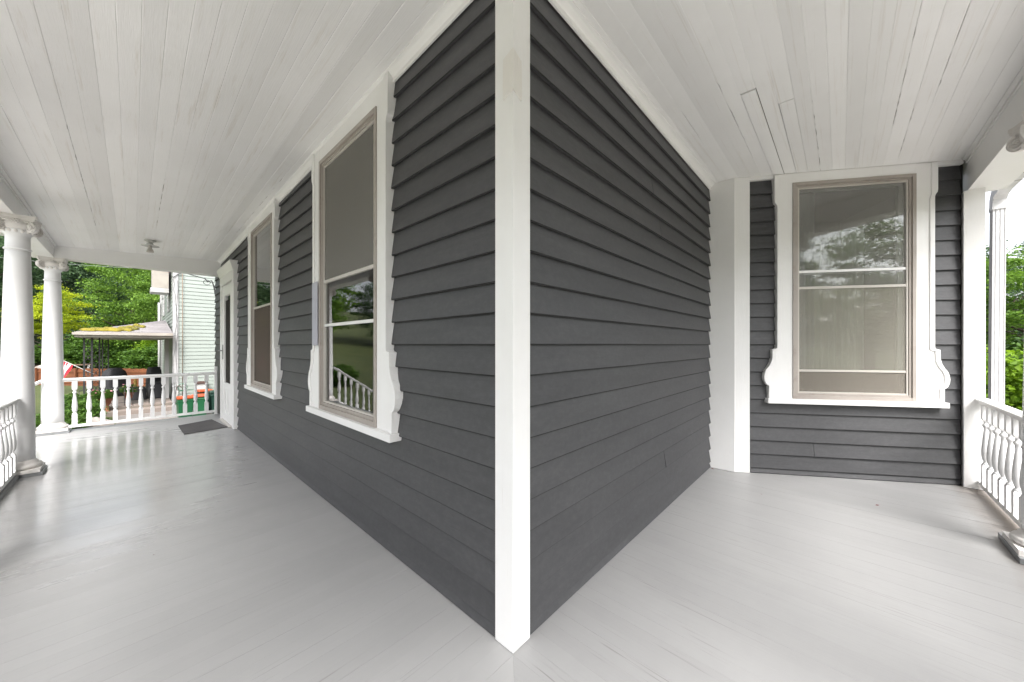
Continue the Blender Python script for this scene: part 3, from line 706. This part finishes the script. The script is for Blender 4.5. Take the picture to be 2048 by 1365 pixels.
ds=thing('downspout','white corrugated downspout hanging outside the right end of the porch','downspout',(0,0,0))
def rect_pipe(b_,pts,wx,wy,flute=True):
    rings=[]
    for i,(p,ax) in enumerate(pts):
        p=Vector(p); u=Vector(ax[0]).normalized(); v=Vector(ax[1]).normalized(); ring=[]
        n=6
        for side in range(4):
            A_,B_=((u*wx+v*wy),(-u*wx+v*wy)) if side==0 else ((-u*wx+v*wy),(-u*wx-v*wy)) if side==1 else ((-u*wx-v*wy),(u*wx-v*wy)) if side==2 else ((u*wx-v*wy),(u*wx+v*wy))
            nn=v if side==0 else -u if side==1 else -v if side==2 else u
            for k in range(12):
                t_=k/12; pp=A_.lerp(B_,t_); dd=-.005 if (k%4 in (2,)) and flute else 0
                ring.append(tuple(p+pp+nn*dd))
        rings.append(ring)
    b_.loft(rings)
XA=(1,0,0); YA=(0,1,0); ZA=(0,0,1)
dx,dy=5.0,-2.19
q=MB(); rect_pipe(q,[((dx+.07,dy,GZ+.1),(XA,YA)),((dx+.05,dy,1.0),(XA,YA)),((dx,dy,2.74),(XA,YA))],.055,.042); q.build('leader_pipe','gutter_white',ds)
q=MB(); rect_pipe(q,[((dx,dy,2.73),(XA,YA)),((dx-.006,dy,2.80),((1,0,.25),YA)),((dx-.06,dy,2.855),((1,0,1.0),YA)),((dx-.18,dy,2.885),((.3,0,1),YA)),((dx-2.2,dy-.05,2.99),((.06,0,1),YA))],.058,.045,False); q.build('elbow','gutter_white',ds)
q=MB(); rect_pipe(q,[((dx-.002,dy,2.69),(XA,YA)),((dx-.002,dy,2.73),(XA,YA))],.061,.048,False); q.build('bracket','gutter_white',ds)
for s in (.35,.62):
    c=Vector((dx-.18,dy,2.885)).lerp(Vector((dx-2.2,dy-.05,2.99)),s*.35); q=MB(); rect_pipe(q,[(tuple(c),((.06,0,1),YA)),(tuple(c+Vector((-.012,0,.001))),((.06,0,1),YA))],.060,.047,False); q.build('seam_band','box_grey',ds)

# ------------------------------------------------------------------ neighbour's house
nb=thing('neighbour_house','pale green clapboard house standing behind the far railing','house',(-.07,17.15,GZ))
def L(b_): return b_
X0,Y0n=-.07,17.15
def nbp(mb,name,mat,**k): 
    o=mb.build(name,mat,nb,**k); 
    o.matrix_parent_inverse=Matrix.Translation((.07,-17.15,-GZ)); return o
q=MB(); q.box(0,8.9,17.2,26.5,GZ,7.0); nbp(q,'wall','vinyl_green')
P=.144
q=MB(); z=GZ+.1
while z<6.9:
    # front courses (facing the porch) and side courses
    q.loft([[(x,17.198,z),(x,17.168,z),(x,17.185,z+P),(x,17.198,z+P)] for x in (.05,8.9)])
    q.loft([[(.002,y,z),(-.032,y,z),(-.012,y,z+P),(.002,y,z+P)] for y in (17.28,26.4)])
    z+=P
nbp(q,'siding','vinyl_green',kind='stuff')
q=MB(); q.box(-.09,.06,17.13,17.28,GZ,7.0); nbp(q,'corner_board','nb_trim')
q=MB(); q.box(-.09,.0,26.3,26.5,GZ,7.0); nbp(q,'corner_board','nb_trim')
q=MB(); q.box(8.85,8.98,17.13,17.28,GZ,7.0); nbp(q,'corner_board','nb_trim')
def nbwin(yc,zc_,w_,h_):
    q=MB(); X=-.034
    for a,b,c_,d_ in ((yc-w_/2-.1,yc-w_/2,zc_-h_/2-.1,zc_+h_/2+.1),(yc+w_/2,yc+w_/2+.1,zc_-h_/2-.1,zc_+h_/2+.1),(yc-w_/2,yc+w_/2,zc_-h_/2-.1,zc_-h_/2),(yc-w_/2,yc+w_/2,zc_+h_/2,zc_+h_/2+.1),(yc-w_/2,yc+w_/2,zc_-.03,zc_+.03)): q.box(X-.03,X,a,b,c_,d_)
    wn=nbp(q,'window','nb_trim'); q=MB(); q.box(X-.012,X-.004,yc-w_/2,yc+w_/2,zc_-h_/2,zc_+h_/2); p_=q.build('pane','nb_window',wn)
    # shutters
nbwin(20.6,3.7,.9,1.7); nbwin(24.2,3.7,.9,1.7)
q=MB(); q.box(-.62,-.10,19.1,20.1,3.42,3.60); nbp(q,'eave_return','nb_trim'); q=MB(); q.box(-.58,-.10,19.14,20.06,3.61,5.4); nbp(q,'eave_panel','fascia')
q=MB(); q.tube([(-.13,26.25,3.6),(-.13,26.25,GZ)],.05); nbp(q,'drain_pipe','nb_trim')
q=MB(); q.loft([[(x,16.6,6.95),(x,27.0,6.95),(x,21.8,9.6)] for x in (-.6,9.4)]); nbp(q,'roof','shingle')
q=MB(); q.tube([(.17,17.10,.28-1.3),(.17,17.10,4.2)],.012); q.tube([(.17,17.10,4.05),(-.5,17.0,4.22)],.014)
nbp(q,'conduit','conduit')
q=MB(); 
def wob(x0,x1,z0,z1,n=14,amp=.02): return [(x0+(x1-x0)*i/n+amp*math.sin(i*1.3+x0*9), 17.12, z0+(z1-z0)*i/n) for i in range(n+1)]
q.tube(wob(-.08,.02,3.75,2.4),.004); q.tube(wob(.02,-.12,2.4,-.4),.004); q.tube(wob(.03,.00,3.7,-1.0),.004); q.tube([(-.2,17.1,3.95),(-.08,17.1,3.8),(.05,17.11,3.93),(.13,17.1,3.98)],.012)
nbp(q,'service_cables','cable')
q=MB(); q.box(.54,.86,16.98,17.12,-.62,-.20); nbp(q,'meter_box','box_grey',bevel=.01)
q=MB(); q.box(.52,.88,16.94,17.12,-.19,-.11); nbp(q,'box_hood','rust_brown')
# garden hose
q=MB(); pts=[(.16+.13*math.cos(a*.5),16.95+.02*math.sin(a*3),-.28+.13*math.sin(a*.5)) for a in range(40)]; q.tube(pts,.012,6); q.tube([(.0,16.9,GZ),(.02,16.9,-.6),(.08,16.92,-.42),(.5,16.95,-.40),(.75,16.95,-.45)],.010,6)
tag(q.build('garden_hose','hose_green'),'green garden hose coiled on the wall of the green house','hose')
q=MB(); q.tube([(.06+.06*math.cos(a),16.9,-.30+.09*math.sin(a)) for a in [i*.4 for i in range(12)]],.014,6)
tag(q.build('extension_lead','rust_brown'),'brown cord looped beside the green garden hose','cord')

# patio roof on the side of the neighbour's house
pc=thing('patio_cover','low shingled patio roof with yellow moss, on black iron posts beside the green house','patio roof',(-2.3,16.75,GZ))
def pcp(mb,name,mat,**k):
    o=mb.build(name,mat,pc,**k); o.matrix_parent_inverse=Matrix.Translation((2.3,-16.75,-GZ)); return o
A_=(-2.32,16.72,1.72); B_=(-.11,16.72,1.72); C_=(-.11,21.3,2.40); D_=(-2.32,23.8,1.72); E_=(-.11,23.8,1.9)
q=MB(); th=.03
q.add([A_,B_,C_,D_,E_]+[(p_[0],p_[1],p_[2]-th) for p_ in (A_,B_,C_,D_,E_)],[(0,1,2),(0,2,3),(2,4,3),(7,6,5),(8,7,5),(8,9,7),(0,5,6,1),(0,3,8,5),(3,4,9,8),(1,6,7,2),(2,7,9,4)]); pcp(q,'roof','shingle')
# shingle courses on the front slope
q=MB()
Av,Bv,Cv=Vector(A_),Vector(B_),Vector(C_)
nrm=(Bv-Av).cross(Cv-Av).normalized()
for i in range(22):
    t0=i/22; t1=(i+1)/22+.004
    a0=Av.lerp(Cv,t0); b0=Bv.lerp(Cv,t0); a1=Av.lerp(Cv,min(t1,.999)); b1=Bv.lerp(Cv,min(t1,.999))
    u=.012*nrm; v=.004*nrm
    q.add([tuple(a0+u),tuple(b0+u),tuple(b1+v),tuple(a1+v),tuple(a0+v*.2),tuple(b0+v*.2)],[(0,1,2,3),(4,5,1,0)])
pcp(q,'shingles','shingle',kind='stuff')
q=MB(); q.box(-2.36,-.11,16.68,16.71,1.55,1.715); pcp(q,'fascia','fascia')
q=MB(); q.box(-2.40,-.11,16.60,16.675,1.62,1.70); pcp(q,'gutter','fascia')
q=MB(); q.box(-2.36,-2.33,16.72,23.8,1.55,1.69); pcp(q,'fascia','fascia')
q=MB(); q.box(-2.32,-.11,16.72,23.8,1.53,1.55); pcp(q,'soffit','soffit')
def lump(b_,c,rx,ry,h_,up):
    n=14; c=Vector(c); rings=[]
    for f,z in ((1,0),(.92,.5),(.6,.9),(.15,1)):
        rings.append([tuple(c+Vector((math.cos(2*math.pi*k/n)*rx*f*(1+.25*math.sin(k*2.3)),math.sin(2*math.pi*k/n)*ry*f*(1+.2*math.cos(k*1.7)),0))+up*(h_*z)+Vector((0,0,(math.sin(2*math.pi*k/n)*ry*f*(1+.2*math.cos(k*1.7)))*.149))) for k in range(n)])
    b_.loft(rings,True,True)
q=MB(); up3=Vector((0,0,1))
for u,v,rx,ry in ((.12,.05,.22,.18),(.24,.07,.25,.22),(.36,.06,.22,.2),(.18,.10,.18,.2),(.33,.12,.16,.22),(.50,.10,.15,.25),(.46,.20,.16,.25),(.52,.28,.12,.2),(.58,.18,.10,.2),(.60,.42,.10,.25),(.66,.33,.10,.2),(.28,.15,.1,.2)):
    x=A_[0]+(B_[0]-A_[0])*u; y=16.72+4.58*v; z=1.72+.68*v
    if (x-A_[0])/(B_[0]-A_[0])>v: lump(q,(x,y,z+.005),rx,ry,.09,up3)
pcp(q,'moss','moss',kind='stuff')
def iron_post(x,y):
    b_=MB(); w_=.16
    for sx in (-w_/2,w_/2): b_.box(x+sx-.02,x+sx+.02,y-.02,y+.02,-.86,1.54)
    for i in range(9):
        z0=-.80+i*.26; b_.tube([(x-w_/2,y,z0),(x-w_*.15,y,z0+.05),(x+w_*.15,y,z0+.18),(x+w_/2,y,z0+.23)],.008,5); b_.tube([(x+w_/2,y,z0),(x+w_*.15,y,z0+.05),(x-w_*.15,y,z0+.18),(x-w_/2,y,z0+.23)],.008,5)
    return b_
for x,y in ((-2.10,17.0),(-1.95,17.4),(-1.9,21.9)): pcp(iron_post(x,y),'iron_post','iron')
q=MB(); q.box(-.24,-.12,18.6,18.8,-.86,1.53); pcp(q,'white_post','nb_trim')
# patio slab and its steps
q=MB(); q.box(-2.5,-.10,17.2,24,GZ-.05,-.83); ps=q.build('patio_slab','concrete_warm'); ps['kind']='structure'
q=MB(); q.box(-2.6,-.10,16.6,17.195,GZ-.05,-.93); p2=q.build('patio_step','concrete_warm'); p2['kind']='structure'
q=MB(); q.box(-2.5,-.1,17.175,17.198,GZ,-.86); q.build('riser','step_edge',p2)
# low iron railing on the patio edge
q=thing('iron_railing','low black wrought iron railing along the patio edge','railing',(-2.3,17.25,-.83))
b_=MB(); b_.tube([(0,0,.62),(1.6,0,.62)],.010,6); b_.tube([(0,0,.12),(1.6,0,.12)],.008,6); b_.build('rail','iron',q)
for i in range(9):
    b_=MB(); b_.tube([(.2*i,0,0),(.2*i,0,.62)],.007,5); b_.build('bar','iron',q)

# covered grills and patio furniture
def covered(name,label,cat,x,y,z,w_,d_,h_,dome,mat='cover_black',rz=0):
    b_=MB(); n=20; rings=[]
    for i in range(9):
        t_=i/8; zz=h_*t_; k=1.0-.10*t_ if t_<.75 else (1-.075)*math.cos((t_-.75)/.25*1.25*dome)**.6
        ring=[]
        for j in range(n):
            a=2*math.pi*j/n; sx=math.copysign(abs(math.cos(a))**.5,math.cos(a)); sy=math.copysign(abs(math.sin(a))**.5,math.sin(a)); wr=1+.03*math.sin(j*2.7+i*.8)*(1-t_)
            ring.append((sx*w_/2*k*wr,sy*d_/2*k*wr,zz))
        rings.append(ring)
    b_.loft(rings,True,True); o=b_.build(name,mat); o.location=(x,y,z); o.rotation_euler=(0,0,rz); return tag(o,label,cat)
covered('covered_grill','barbecue grill under a rounded black cover next to the iron posts','grill',-1.62,21.0,-.83,.72,.55,1.17,1,rz=.5)
covered('covered_grill','squarer barbecue grill under a black cover against the green house','grill',-.45,21.8,-.83,.50,.45,1.12,.7,rz=.3)
covered('covered_chair','dark brown covered patio chair low in front of the grills','chair',-.42,19.2,-.83,.55,.7,.62,.7,'cover_black',.2)
covered('storage_bag','small black covered stool at the middle of the patio','stool',-.95,18.9,-.83,.42,.42,.5,.7,'cover_black',.2)
q=MB(); q.tube([(0,0,0),(0.01,0,.75)],.045,10); 
for i in range(5): q.lathe([(.047,.12+.13*i),(.052,.125+.13*i),(.052,.145+.13*i),(.047,.15+.13*i)],(0,0,0),10)
o=q.build('bamboo_torch','gold'); o.location=(-1.04,19.6,-.83); tag(o,'golden bamboo pole standing upright on the patio','pole')
t=thing('patio_table','small dark patio table holding a striped cushion','table',(-1.35,19.2,-.83))
q=MB(); q.box(-.3,.3,-.3,.3,.46,.49); q.build('table_top','iron',t)
for sx,sy in ((1,1),(1,-1),(-1,1),(-1,-1)): q=MB(); q.tube([(.26*sx,.26*sy,0),(.26*sx,.26*sy,.46)],.012,6); q.build('leg','iron',t)

# bins
def bin_(label,x,y,w_,h_,body,lid,rz=0,lidh=.08):
    t=thing('rubbish_bin',label,'bin',(x,y,GZ+.012),'bins by the green house',rz)
    q=MB(); sq=lambda k,z:[(w_/2*k,w_*.45*k,z),(-w_/2*k,w_*.45*k,z),(-w_/2*k,-w_*.45*k,z),(w_/2*k,-w_*.45*k,z)]
    q.loft([sq(.82,0),sq(.99,h_*.86),sq(1.06,h_*.87),sq(1.06,h_*.92),sq(.98,h_*.93),sq(.98,h_)]); q.build('body',body,t,bevel=.008)
    q=MB(); q.loft([sq(1.10,h_+.002),sq(1.12,h_+.02),sq(1.08,h_+lidh*.7),sq(.8,h_+lidh)]); q.build('lid',lid,t,bevel=.006)
    for sx in (-1,1): q=MB(); q.box(sx*w_*.53-.012,sx*w_*.53+.012,-.05,.05,h_*.74,h_*.80); q.build('handle',body,t)
bin_('green bin with an orange lid standing leftmost by the green house',.06,14.75,.38,.60,'bin_green','lid_orange',.1)
bin_('green bin with a bright orange lid, middle one of the orange-lidded bins',.44,14.80,.40,.62,'bin_green','lid_orange',-.1)
bin_('dark green bin with an orange lid tucked behind the others',.62,15.35,.36,.72,'bin_dark','lid_orange',.2)
bin_('dark green bin without any orange, half hidden behind the door wall',.93,14.9,.42,.70,'bin_dark','bin_dark',.0)

# flag
t=thing('flag','red and white striped flag hanging from an angled pole by the iron posts','flag',(-1.98,17.1,.33))
pA=Vector((0,0,0)); pB=Vector((-.95,.95,.62)); 
q=MB(); q.tube([tuple(pA),tuple(pB)],.011,8); q.build('pole','nb_trim',t)
dirp=(pB-pA).normalized(); hang=Vector((-.22,.05,-.62))
st0=.74; W_=.56
for i in range(9):
    q=MB(); u0=st0+W_*i/9; u1=st0+W_*(i+1)/9; fold=lambda u,v:Vector((.02,.03,0))*math.sin(u*26+v*2)
    ringA=[];n=8
    pts0=[pA+dirp*u0+hang*(v/n)+fold(u0,v/n*3) for v in range(n+1)]; pts1=[pA+dirp*u1+hang*(v/n)+fold(u1,v/n*3) for v in range(n+1)]
    vs=[tuple(a) for a in pts0]+[tuple(a) for a in pts1]; off=Vector((.002,.002,0))
    vs+= [tuple(Vector(a)+off) for a in vs]; m_=n+1; fs=[]
    for v in range(n): fs+=[(v,v+1,m_+v+1,m_+v),(2*m_+v,3*m_+v,3*m_+v+1,2*m_+v+1)]
    q.add(vs,fs,True); q.build('stripe','flag_red' if i%2==0 else 'flag_white',t)

# fence
fn=thing('board_fence','rust brown wooden board fence running behind the patio','fence',(-.1,27.2,GZ))
f0=Vector((.0,27.2,0)); f1=Vector((-14,43.5,0)); dv_=(f1-f0); Lf=dv_.length; fn.rotation_euler=(0,0,math.atan2(dv_.y,dv_.x))
q=MB(); s=0
while s<Lf:
    h_=random.uniform(.98,1.02)*1.02; q.box(s+.002,s+.138,-.012,.012,.02,h_); s+=.14
q.build('pickets','fence_wood',fn,kind='stuff')
for z in (.2,.8): q=MB(); q.box(0,Lf,.013,.05,z,z+.08); q.build('rail','fence_wood',fn)
for i in range(9): q=MB(); q.box(i*2.4,i*2.4+.09,.051,.14,0,1.06); q.build('post','fence_wood',fn)

# stones and the pale mound beyond the fence
def rock(name,label,x,y,z,r_,h_,mat='stone',seed=1):
    rnd=random.Random(seed); bm=bmesh.new(); bmesh.ops.create_icosphere(bm,subdivisions=2,radius=1)
    for v in bm.verts: v.co*=1+rnd.uniform(-.16,.16); v.co.x*=r_; v.co.y*=r_*.8; v.co.z*=h_
    me=bpy.data.meshes.new(name); bm.to_mesh(me); bm.free(); me.materials.append(MAT[mat]); o=bpy.data.objects.new(name,me); COL.objects.link(o); o.location=(x,y,z); return tag(o,label,'rock')
rock('garden_rock','pale pointed garden rock at the shrub end of the concrete yard',-1.75,13.6,GZ+.1,.30,.34,seed=3)
rock('garden_rock','flat grey stone in front of the pointed garden rock',-1.72,12.9,GZ+.05,.30,.16,seed=4)
rock('dirt_mound','tan mound of earth beyond the brown fence',-5.2,47,gz(-5,47)-.1,1.5,.6,'stone',seed=6)
t=thing('garden_bench','small brown bench on the lawn beyond the brown fence','bench',(-4.1,42.5,gz(-4,42.5)))
q=MB(); q.box(-.8,.8,-.2,.2,.42,.5); q.build('seat','bare_wood',t)
for sx in (-.6,.6): q=MB(); q.box(sx-.06,sx+.06,-.18,.18,0,.42); q.build('leg','nb_trim',t)

# ------------------------------------------------------------------ overhead wires
def wire(label,p0,p1,sag,r_,mat):
    p0=Vector(p0);p1=Vector(p1); pts=[tuple(p0.lerp(p1,i/14)-Vector((0,0,sag*4*(i/14)*(1-i/14)))) for i in range(15)]
    q=MB(); q.tube(pts,r_,6); tag(q.build('overhead_wire',mat),label,'wire','wires to the green house')
wire('upper pale wire crossing the trees towards the green house',(-9,38,9.2),(-.55,19.6,4.45),.15,.009,'cable_pale')
wire('lower pale wire crossing the trees towards the green house',(-8,32,6.1),(-.5,17.0,4.02),.15,.009,'cable_pale')
wire('dark wire running from the green house to the porch',(-.35,17.1,4.20),(.55,14.6,3.52),.02,.017,'cable')
q=MB(); q.tube([(.55,14.6,3.52),(.62,14.6,3.42),(.72,14.6,3.48),(.78,14.6,3.3),(.84,14.62,2.9),(.88,14.62,2.5),(.9,14.62,1.9)],.022,8)
q.tube([(.60+.09*math.cos(a*.4),14.6,3.40+.08*math.sin(a*.4)) for a in range(17)],.010,6)
tag(q.build('service_cable','cable'),'thick black cable looping down beside the door wall','cable')

# ------------------------------------------------------------------ vegetation
def crown_mesh(name, mat, seed, clumps, per, rx, ry, rz_, leaf, flat=.5, shell=.6, cr=.28, jit=1.0):
    rnd=random.Random(seed); vs=[]; fs=[]
    for c in range(clumps):
        while True:
            p=Vector((rnd.uniform(-1,1),rnd.uniform(-1,1),rnd.uniform(-1,1)))
            if shell<p.length<1: break
            if p.length<shell and rnd.random()<.25: break
        p=Vector((p.x*rx,p.y*ry,p.z*rz_)); cs=cr*rnd.uniform(.6,1.4)
        tilt=rnd.uniform(-.3,.3)
        for k in range(per):
            d=Vector((rnd.gauss(0,.5),rnd.gauss(0,.5),rnd.gauss(0,.5)*flat))*cs; q=p+d; q.z-=abs(d.x+d.y)*.25*flat
            L_=leaf*rnd.uniform(.6,1.35); W=L_*rnd.uniform(.35,.55)
            a=rnd.uniform(0,6.283); e=rnd.gauss(-.25,.45); u=Vector((math.cos(a)*math.cos(e),math.sin(a)*math.cos(e),math.sin(e)))
            ro=rnd.gauss(0,.6); sd_=Vector((-math.sin(a),math.cos(a),0)); up_=u.cross(sd_); v=sd_*math.cos(ro)+up_*math.sin(ro); nn=u.cross(v)
            k0=len(vs); vs+= [tuple(q),tuple(q+u*L_*.45+v*W-nn*W*.25),tuple(q+u*L_),tuple(q+u*L_*.45-v*W-nn*W*.25)]
            fs+= [(k0,k0+1,k0+2),(k0,k0+2,k0+3)]
    me=bpy.data.meshes.new(name); me.from_pydata(vs,[],fs); me.materials.append(MAT[mat]); return me
CR={}
CR['yellow']=crown_mesh('crown','leaf_yellow',1,60,260,1,1,.9,.05,.16,.45,.34)
CR['mid']=crown_mesh('crown','leaf_mid',2,110,240,1,1,.95,.036,.28,.6,.24)
CR['mid2']=crown_mesh('crown','leaf_mid',5,120,220,1,1,1.0,.038,.28,.6,.22)
CR['dark']=crown_mesh('crown','leaf_dark',3,260,110,1,1,1,.034,.5,.55,.18)
CR['dark2']=crown_mesh('crown','leaf_blue',4,300,90,1,1,1,.030,.45,.6,.16)
CR['shrub']=crown_mesh('foliage','leaf_shrub',6,120,90,1,1,.8,.09,.6,.5,.30)
CR['bright']=crown_mesh('foliage','leaf_lime',8,120,90,1,1,.8,.08,.6,.5,.30)
CR['purple']=crown_mesh('crown','leaf_purple',9,160,90,1,1,1,.045,.5,.55,.22)
def trunk(h_,r_,sp,seed):
    rnd=random.Random(seed); q=MB(); q.tube([(0,0,-.3),(.02*h_,0,h_*.3),(-.01*h_,.01*h_,h_*.65),(0,0,h_)],[r_*1.3,r_*.9,r_*.65,r_*.3],10)
    for i in range(8):
        a=rnd.uniform(0,6.28); z0=h_*rnd.uniform(.4,.8); q.tube([(0,0,z0),(math.cos(a)*sp*.4,math.sin(a)*sp*.4,z0+sp*.25),(math.cos(a)*sp*.8,math.sin(a)*sp*.8,z0+sp*.55)],[r_*.4,r_*.25,r_*.08],6)
    return q
def tree(label,x,y,kind,cz,rx,rz_,r_=None,group='trees around the houses',name='tree',rot=None):
    z0=gz(x,y); t=thing(name,label,'tree',(x,y,z0),group)
    h_=cz-z0
    trunk(h_,r_ or rx*.06,rx*.9,int(x*7+y)).build('trunk','bark',t)
    o=bpy.data.objects.new('crown',CR[kind]); COL.objects.link(o); o.parent=t; o.location=(0,0,h_); o.scale=(rx,rx,rz_); o.rotation_euler=(0,0,rot if rot is not None else random.uniform(0,6))
    return t
tree('yellow-green tree with layered sprays, seen either side of the far corner column',-3.70,26.5,'yellow',2.85,1.02,1.5)
tree('large fresh green tree above the mossy patio roof',-1.1,42.0,'mid',5.6,3.3,4.4)
tree('second fresh green tree beside the drainpipe of the green house',1.4,37.5,'mid2',5.4,2.9,4.0)
tree('dark green tree behind the yellow-green tree',-6.6,58,'dark',7.5,5.6,7.5)
tree('dark bluish tree between the yellow-green and the fresh green trees',-3.4,62,'dark2',7.0,5.0,6.5)
tree('dark tree at the far left behind the nearest column',-12.5,54,'dark',7.5,6,7.5)
bgspots=[(-30,60),(-22,66),(-15,74),(-8,78),(-1,72),(6,66),(14,70),(24,66),(-38,50),(-30,38),(-34,24),(-27,14),(-36,4),(-28,-7),(-34,-18),
 (-9,70),(-13,66),(3,58),(-2,66),(-18,60),(-22,-34),(-12,-38),(-3,-36),(6,-40),(15,-35),(-30,-28),(24,-38),(33,-34)]
bgspots+=[(-14,-27),(-7,-25.5),(-1,-28),(4.5,-27),(11,-28),(19,-29),(27,-27),(-20,-24)]
kinds=['dark','mid','dark2','mid2']
for i,(x,y) in enumerate(bgspots):
    rx=random.uniform(4.2,6.2) if y>50 else random.uniform(3.2,4.4); cz=gz(x,y)+rx*1.15+random.uniform(.2,1.5)
    tree(('tall woodland tree in the belt behind the two houses' if y>30 else 'leafy tree of the row across the road' if y<-20 else 'leafy tree out beyond the left side lawn'),x,y,kinds[i%4],cz,rx,rx*1.1,group=('woodland trees behind the houses' if y>30 else 'trees across the road' if y<-20 else 'trees beyond the left lawn'))
# right hand side
tree('light green tree in the gap right of the downspout',24.0,-7.2,'mid',2.9,3.2,2.6)
tree('tall thin-leaved tree far beyond the downspout',40,-9.0,'dark',4.3,4.6,4.0)
tree('small purple-leaved tree right of the downspout',30,-8.4,'purple',3.0,1.3,1.0)
tree('distant dark tree in the gap left of the downspout',58,-11,'dark2',4.5,5.5,5.0)
def shrub(label,x,y,kind,r_,h_,z=None,group='garden shrubs'):
    z0=gz(x,y) if z is None else z; t=thing('shrub',label,'shrub',(x,y,z0),group)
    q=MB()
    for k in range(5): a=k*1.256; q.tube([(0,0,-.05),(math.cos(a)*r_*.25,math.sin(a)*r_*.25,h_*.4),(math.cos(a)*r_*.5,math.sin(a)*r_*.5,h_*.7)],[.03,.02,.01],5)
    q.build('stems','bark',t)
    o=bpy.data.objects.new('foliage',CR[kind]); COL.objects.link(o); o.parent=t; o.location=(0,0,h_*.52); o.scale=(r_,r_,h_*.62); o.rotation_euler=(0,0,random.uniform(0,6))
shrub('green shrub right behind the far railing next to the corner column',-2.35,13.1,'shrub',.42,.75)
shrub('green shrub against the concrete yard, second from the corner column',-2.15,14.2,'shrub',.45,.85)
shrub('leafy shrub standing before the iron posts of the patio roof',-2.25,15.6,'shrub',.45,.90)
shrub('dark shrub at the foot of the iron posts',-2.35,16.6,'shrub',.35,.75)
for x,y,k,r_,h_,lb in [(-3.6,45.0,'shrub',1.6,2.1,'green bush behind the brown fence, just right of the garden bench'),(-2.3,44,'shrub',1.5,2.4,'green bush behind the brown fence, seen between the iron posts'),
  (-.9,42,'shrub',1.6,2.3,'green bush behind the fence under the middle of the patio roof'),(.3,38,'bright',1.3,2.7,'brightest lime green bush, under the right end of the patio roof'),
  (-.2,35,'shrub',1.3,2.0,'low green bush nearest to the fence beside the green house'),(-6.3,50,'shrub',1.6,1.8,'green bush left of the dirt mound, near the corner column'),
  (1.5,36,'shrub',1.6,3.0,'green bush tucked behind the green house wall'),(-3.0,52,'shrub',2.2,3.4,'tall bush on the bare bank behind the garden bench'),(-.6,50,'shrub',2.2,3.6,'tallest bush of the hedge row, behind the lime green bush')]:
    shrub(lb,x,y,k,r_,h_,group='bushes behind the brown fence')
shrub('bright lime green bush just outside the right railing',12.4,-3.7,'bright',1.25,2.3)
shrub('bright green bush further right beyond the right railing',14.5,-5.2,'shrub',1.6,2.6)
for i,(x,y) in enumerate([(-7,20),(-8.5,13),(-10,5),(9,-9),(4,-12),(-3,-11)]):
    shrub('rounded bush on the front lawn',x,y,'shrub',.9,1.2,group='bushes on the front lawn')
# planters with pink flowers
def planter(label,x,y,z,seed):
    rnd=random.Random(seed); t=thing('flower_pot',label,'flower pot',(x,y,z),'flower pots on the patio')
    q=MB(); q.lathe([(.10,0),(.06,.02),(.05,.20),(.09,.24),(.13,.40),(.14,.40),(.14,.44),(.12,.44)],seg=14); q.build('pot','terracotta',t)
    o=bpy.data.objects.new('leaves',CR['shrub']); COL.objects.link(o); o.parent=t; o.location=(0,0,.56); o.scale=(.20,.20,.20)
    q=MB()
    for k in range(16):
        a=rnd.uniform(0,6.28); r_=rnd.uniform(.02,.17); q.lathe([(.0,-.012),(.026,-.004),(.03,.006),(.0,.014)],(r_*math.cos(a),r_*math.sin(a)-.05,.56+rnd.uniform(-.12,.2)),6)
    q.build('blossoms','petal_pink',t,kind='stuff')
planter('pot of pink flowers leftmost on the patio edge',-1.98,17.0,-.93,1)
planter('pot of pink flowers second from the left on the patio edge',-1.70,17.0,-.93,2)
planter('pot with mostly green leaves at the middle of the patio edge',-1.2,17.6,-.83,3)
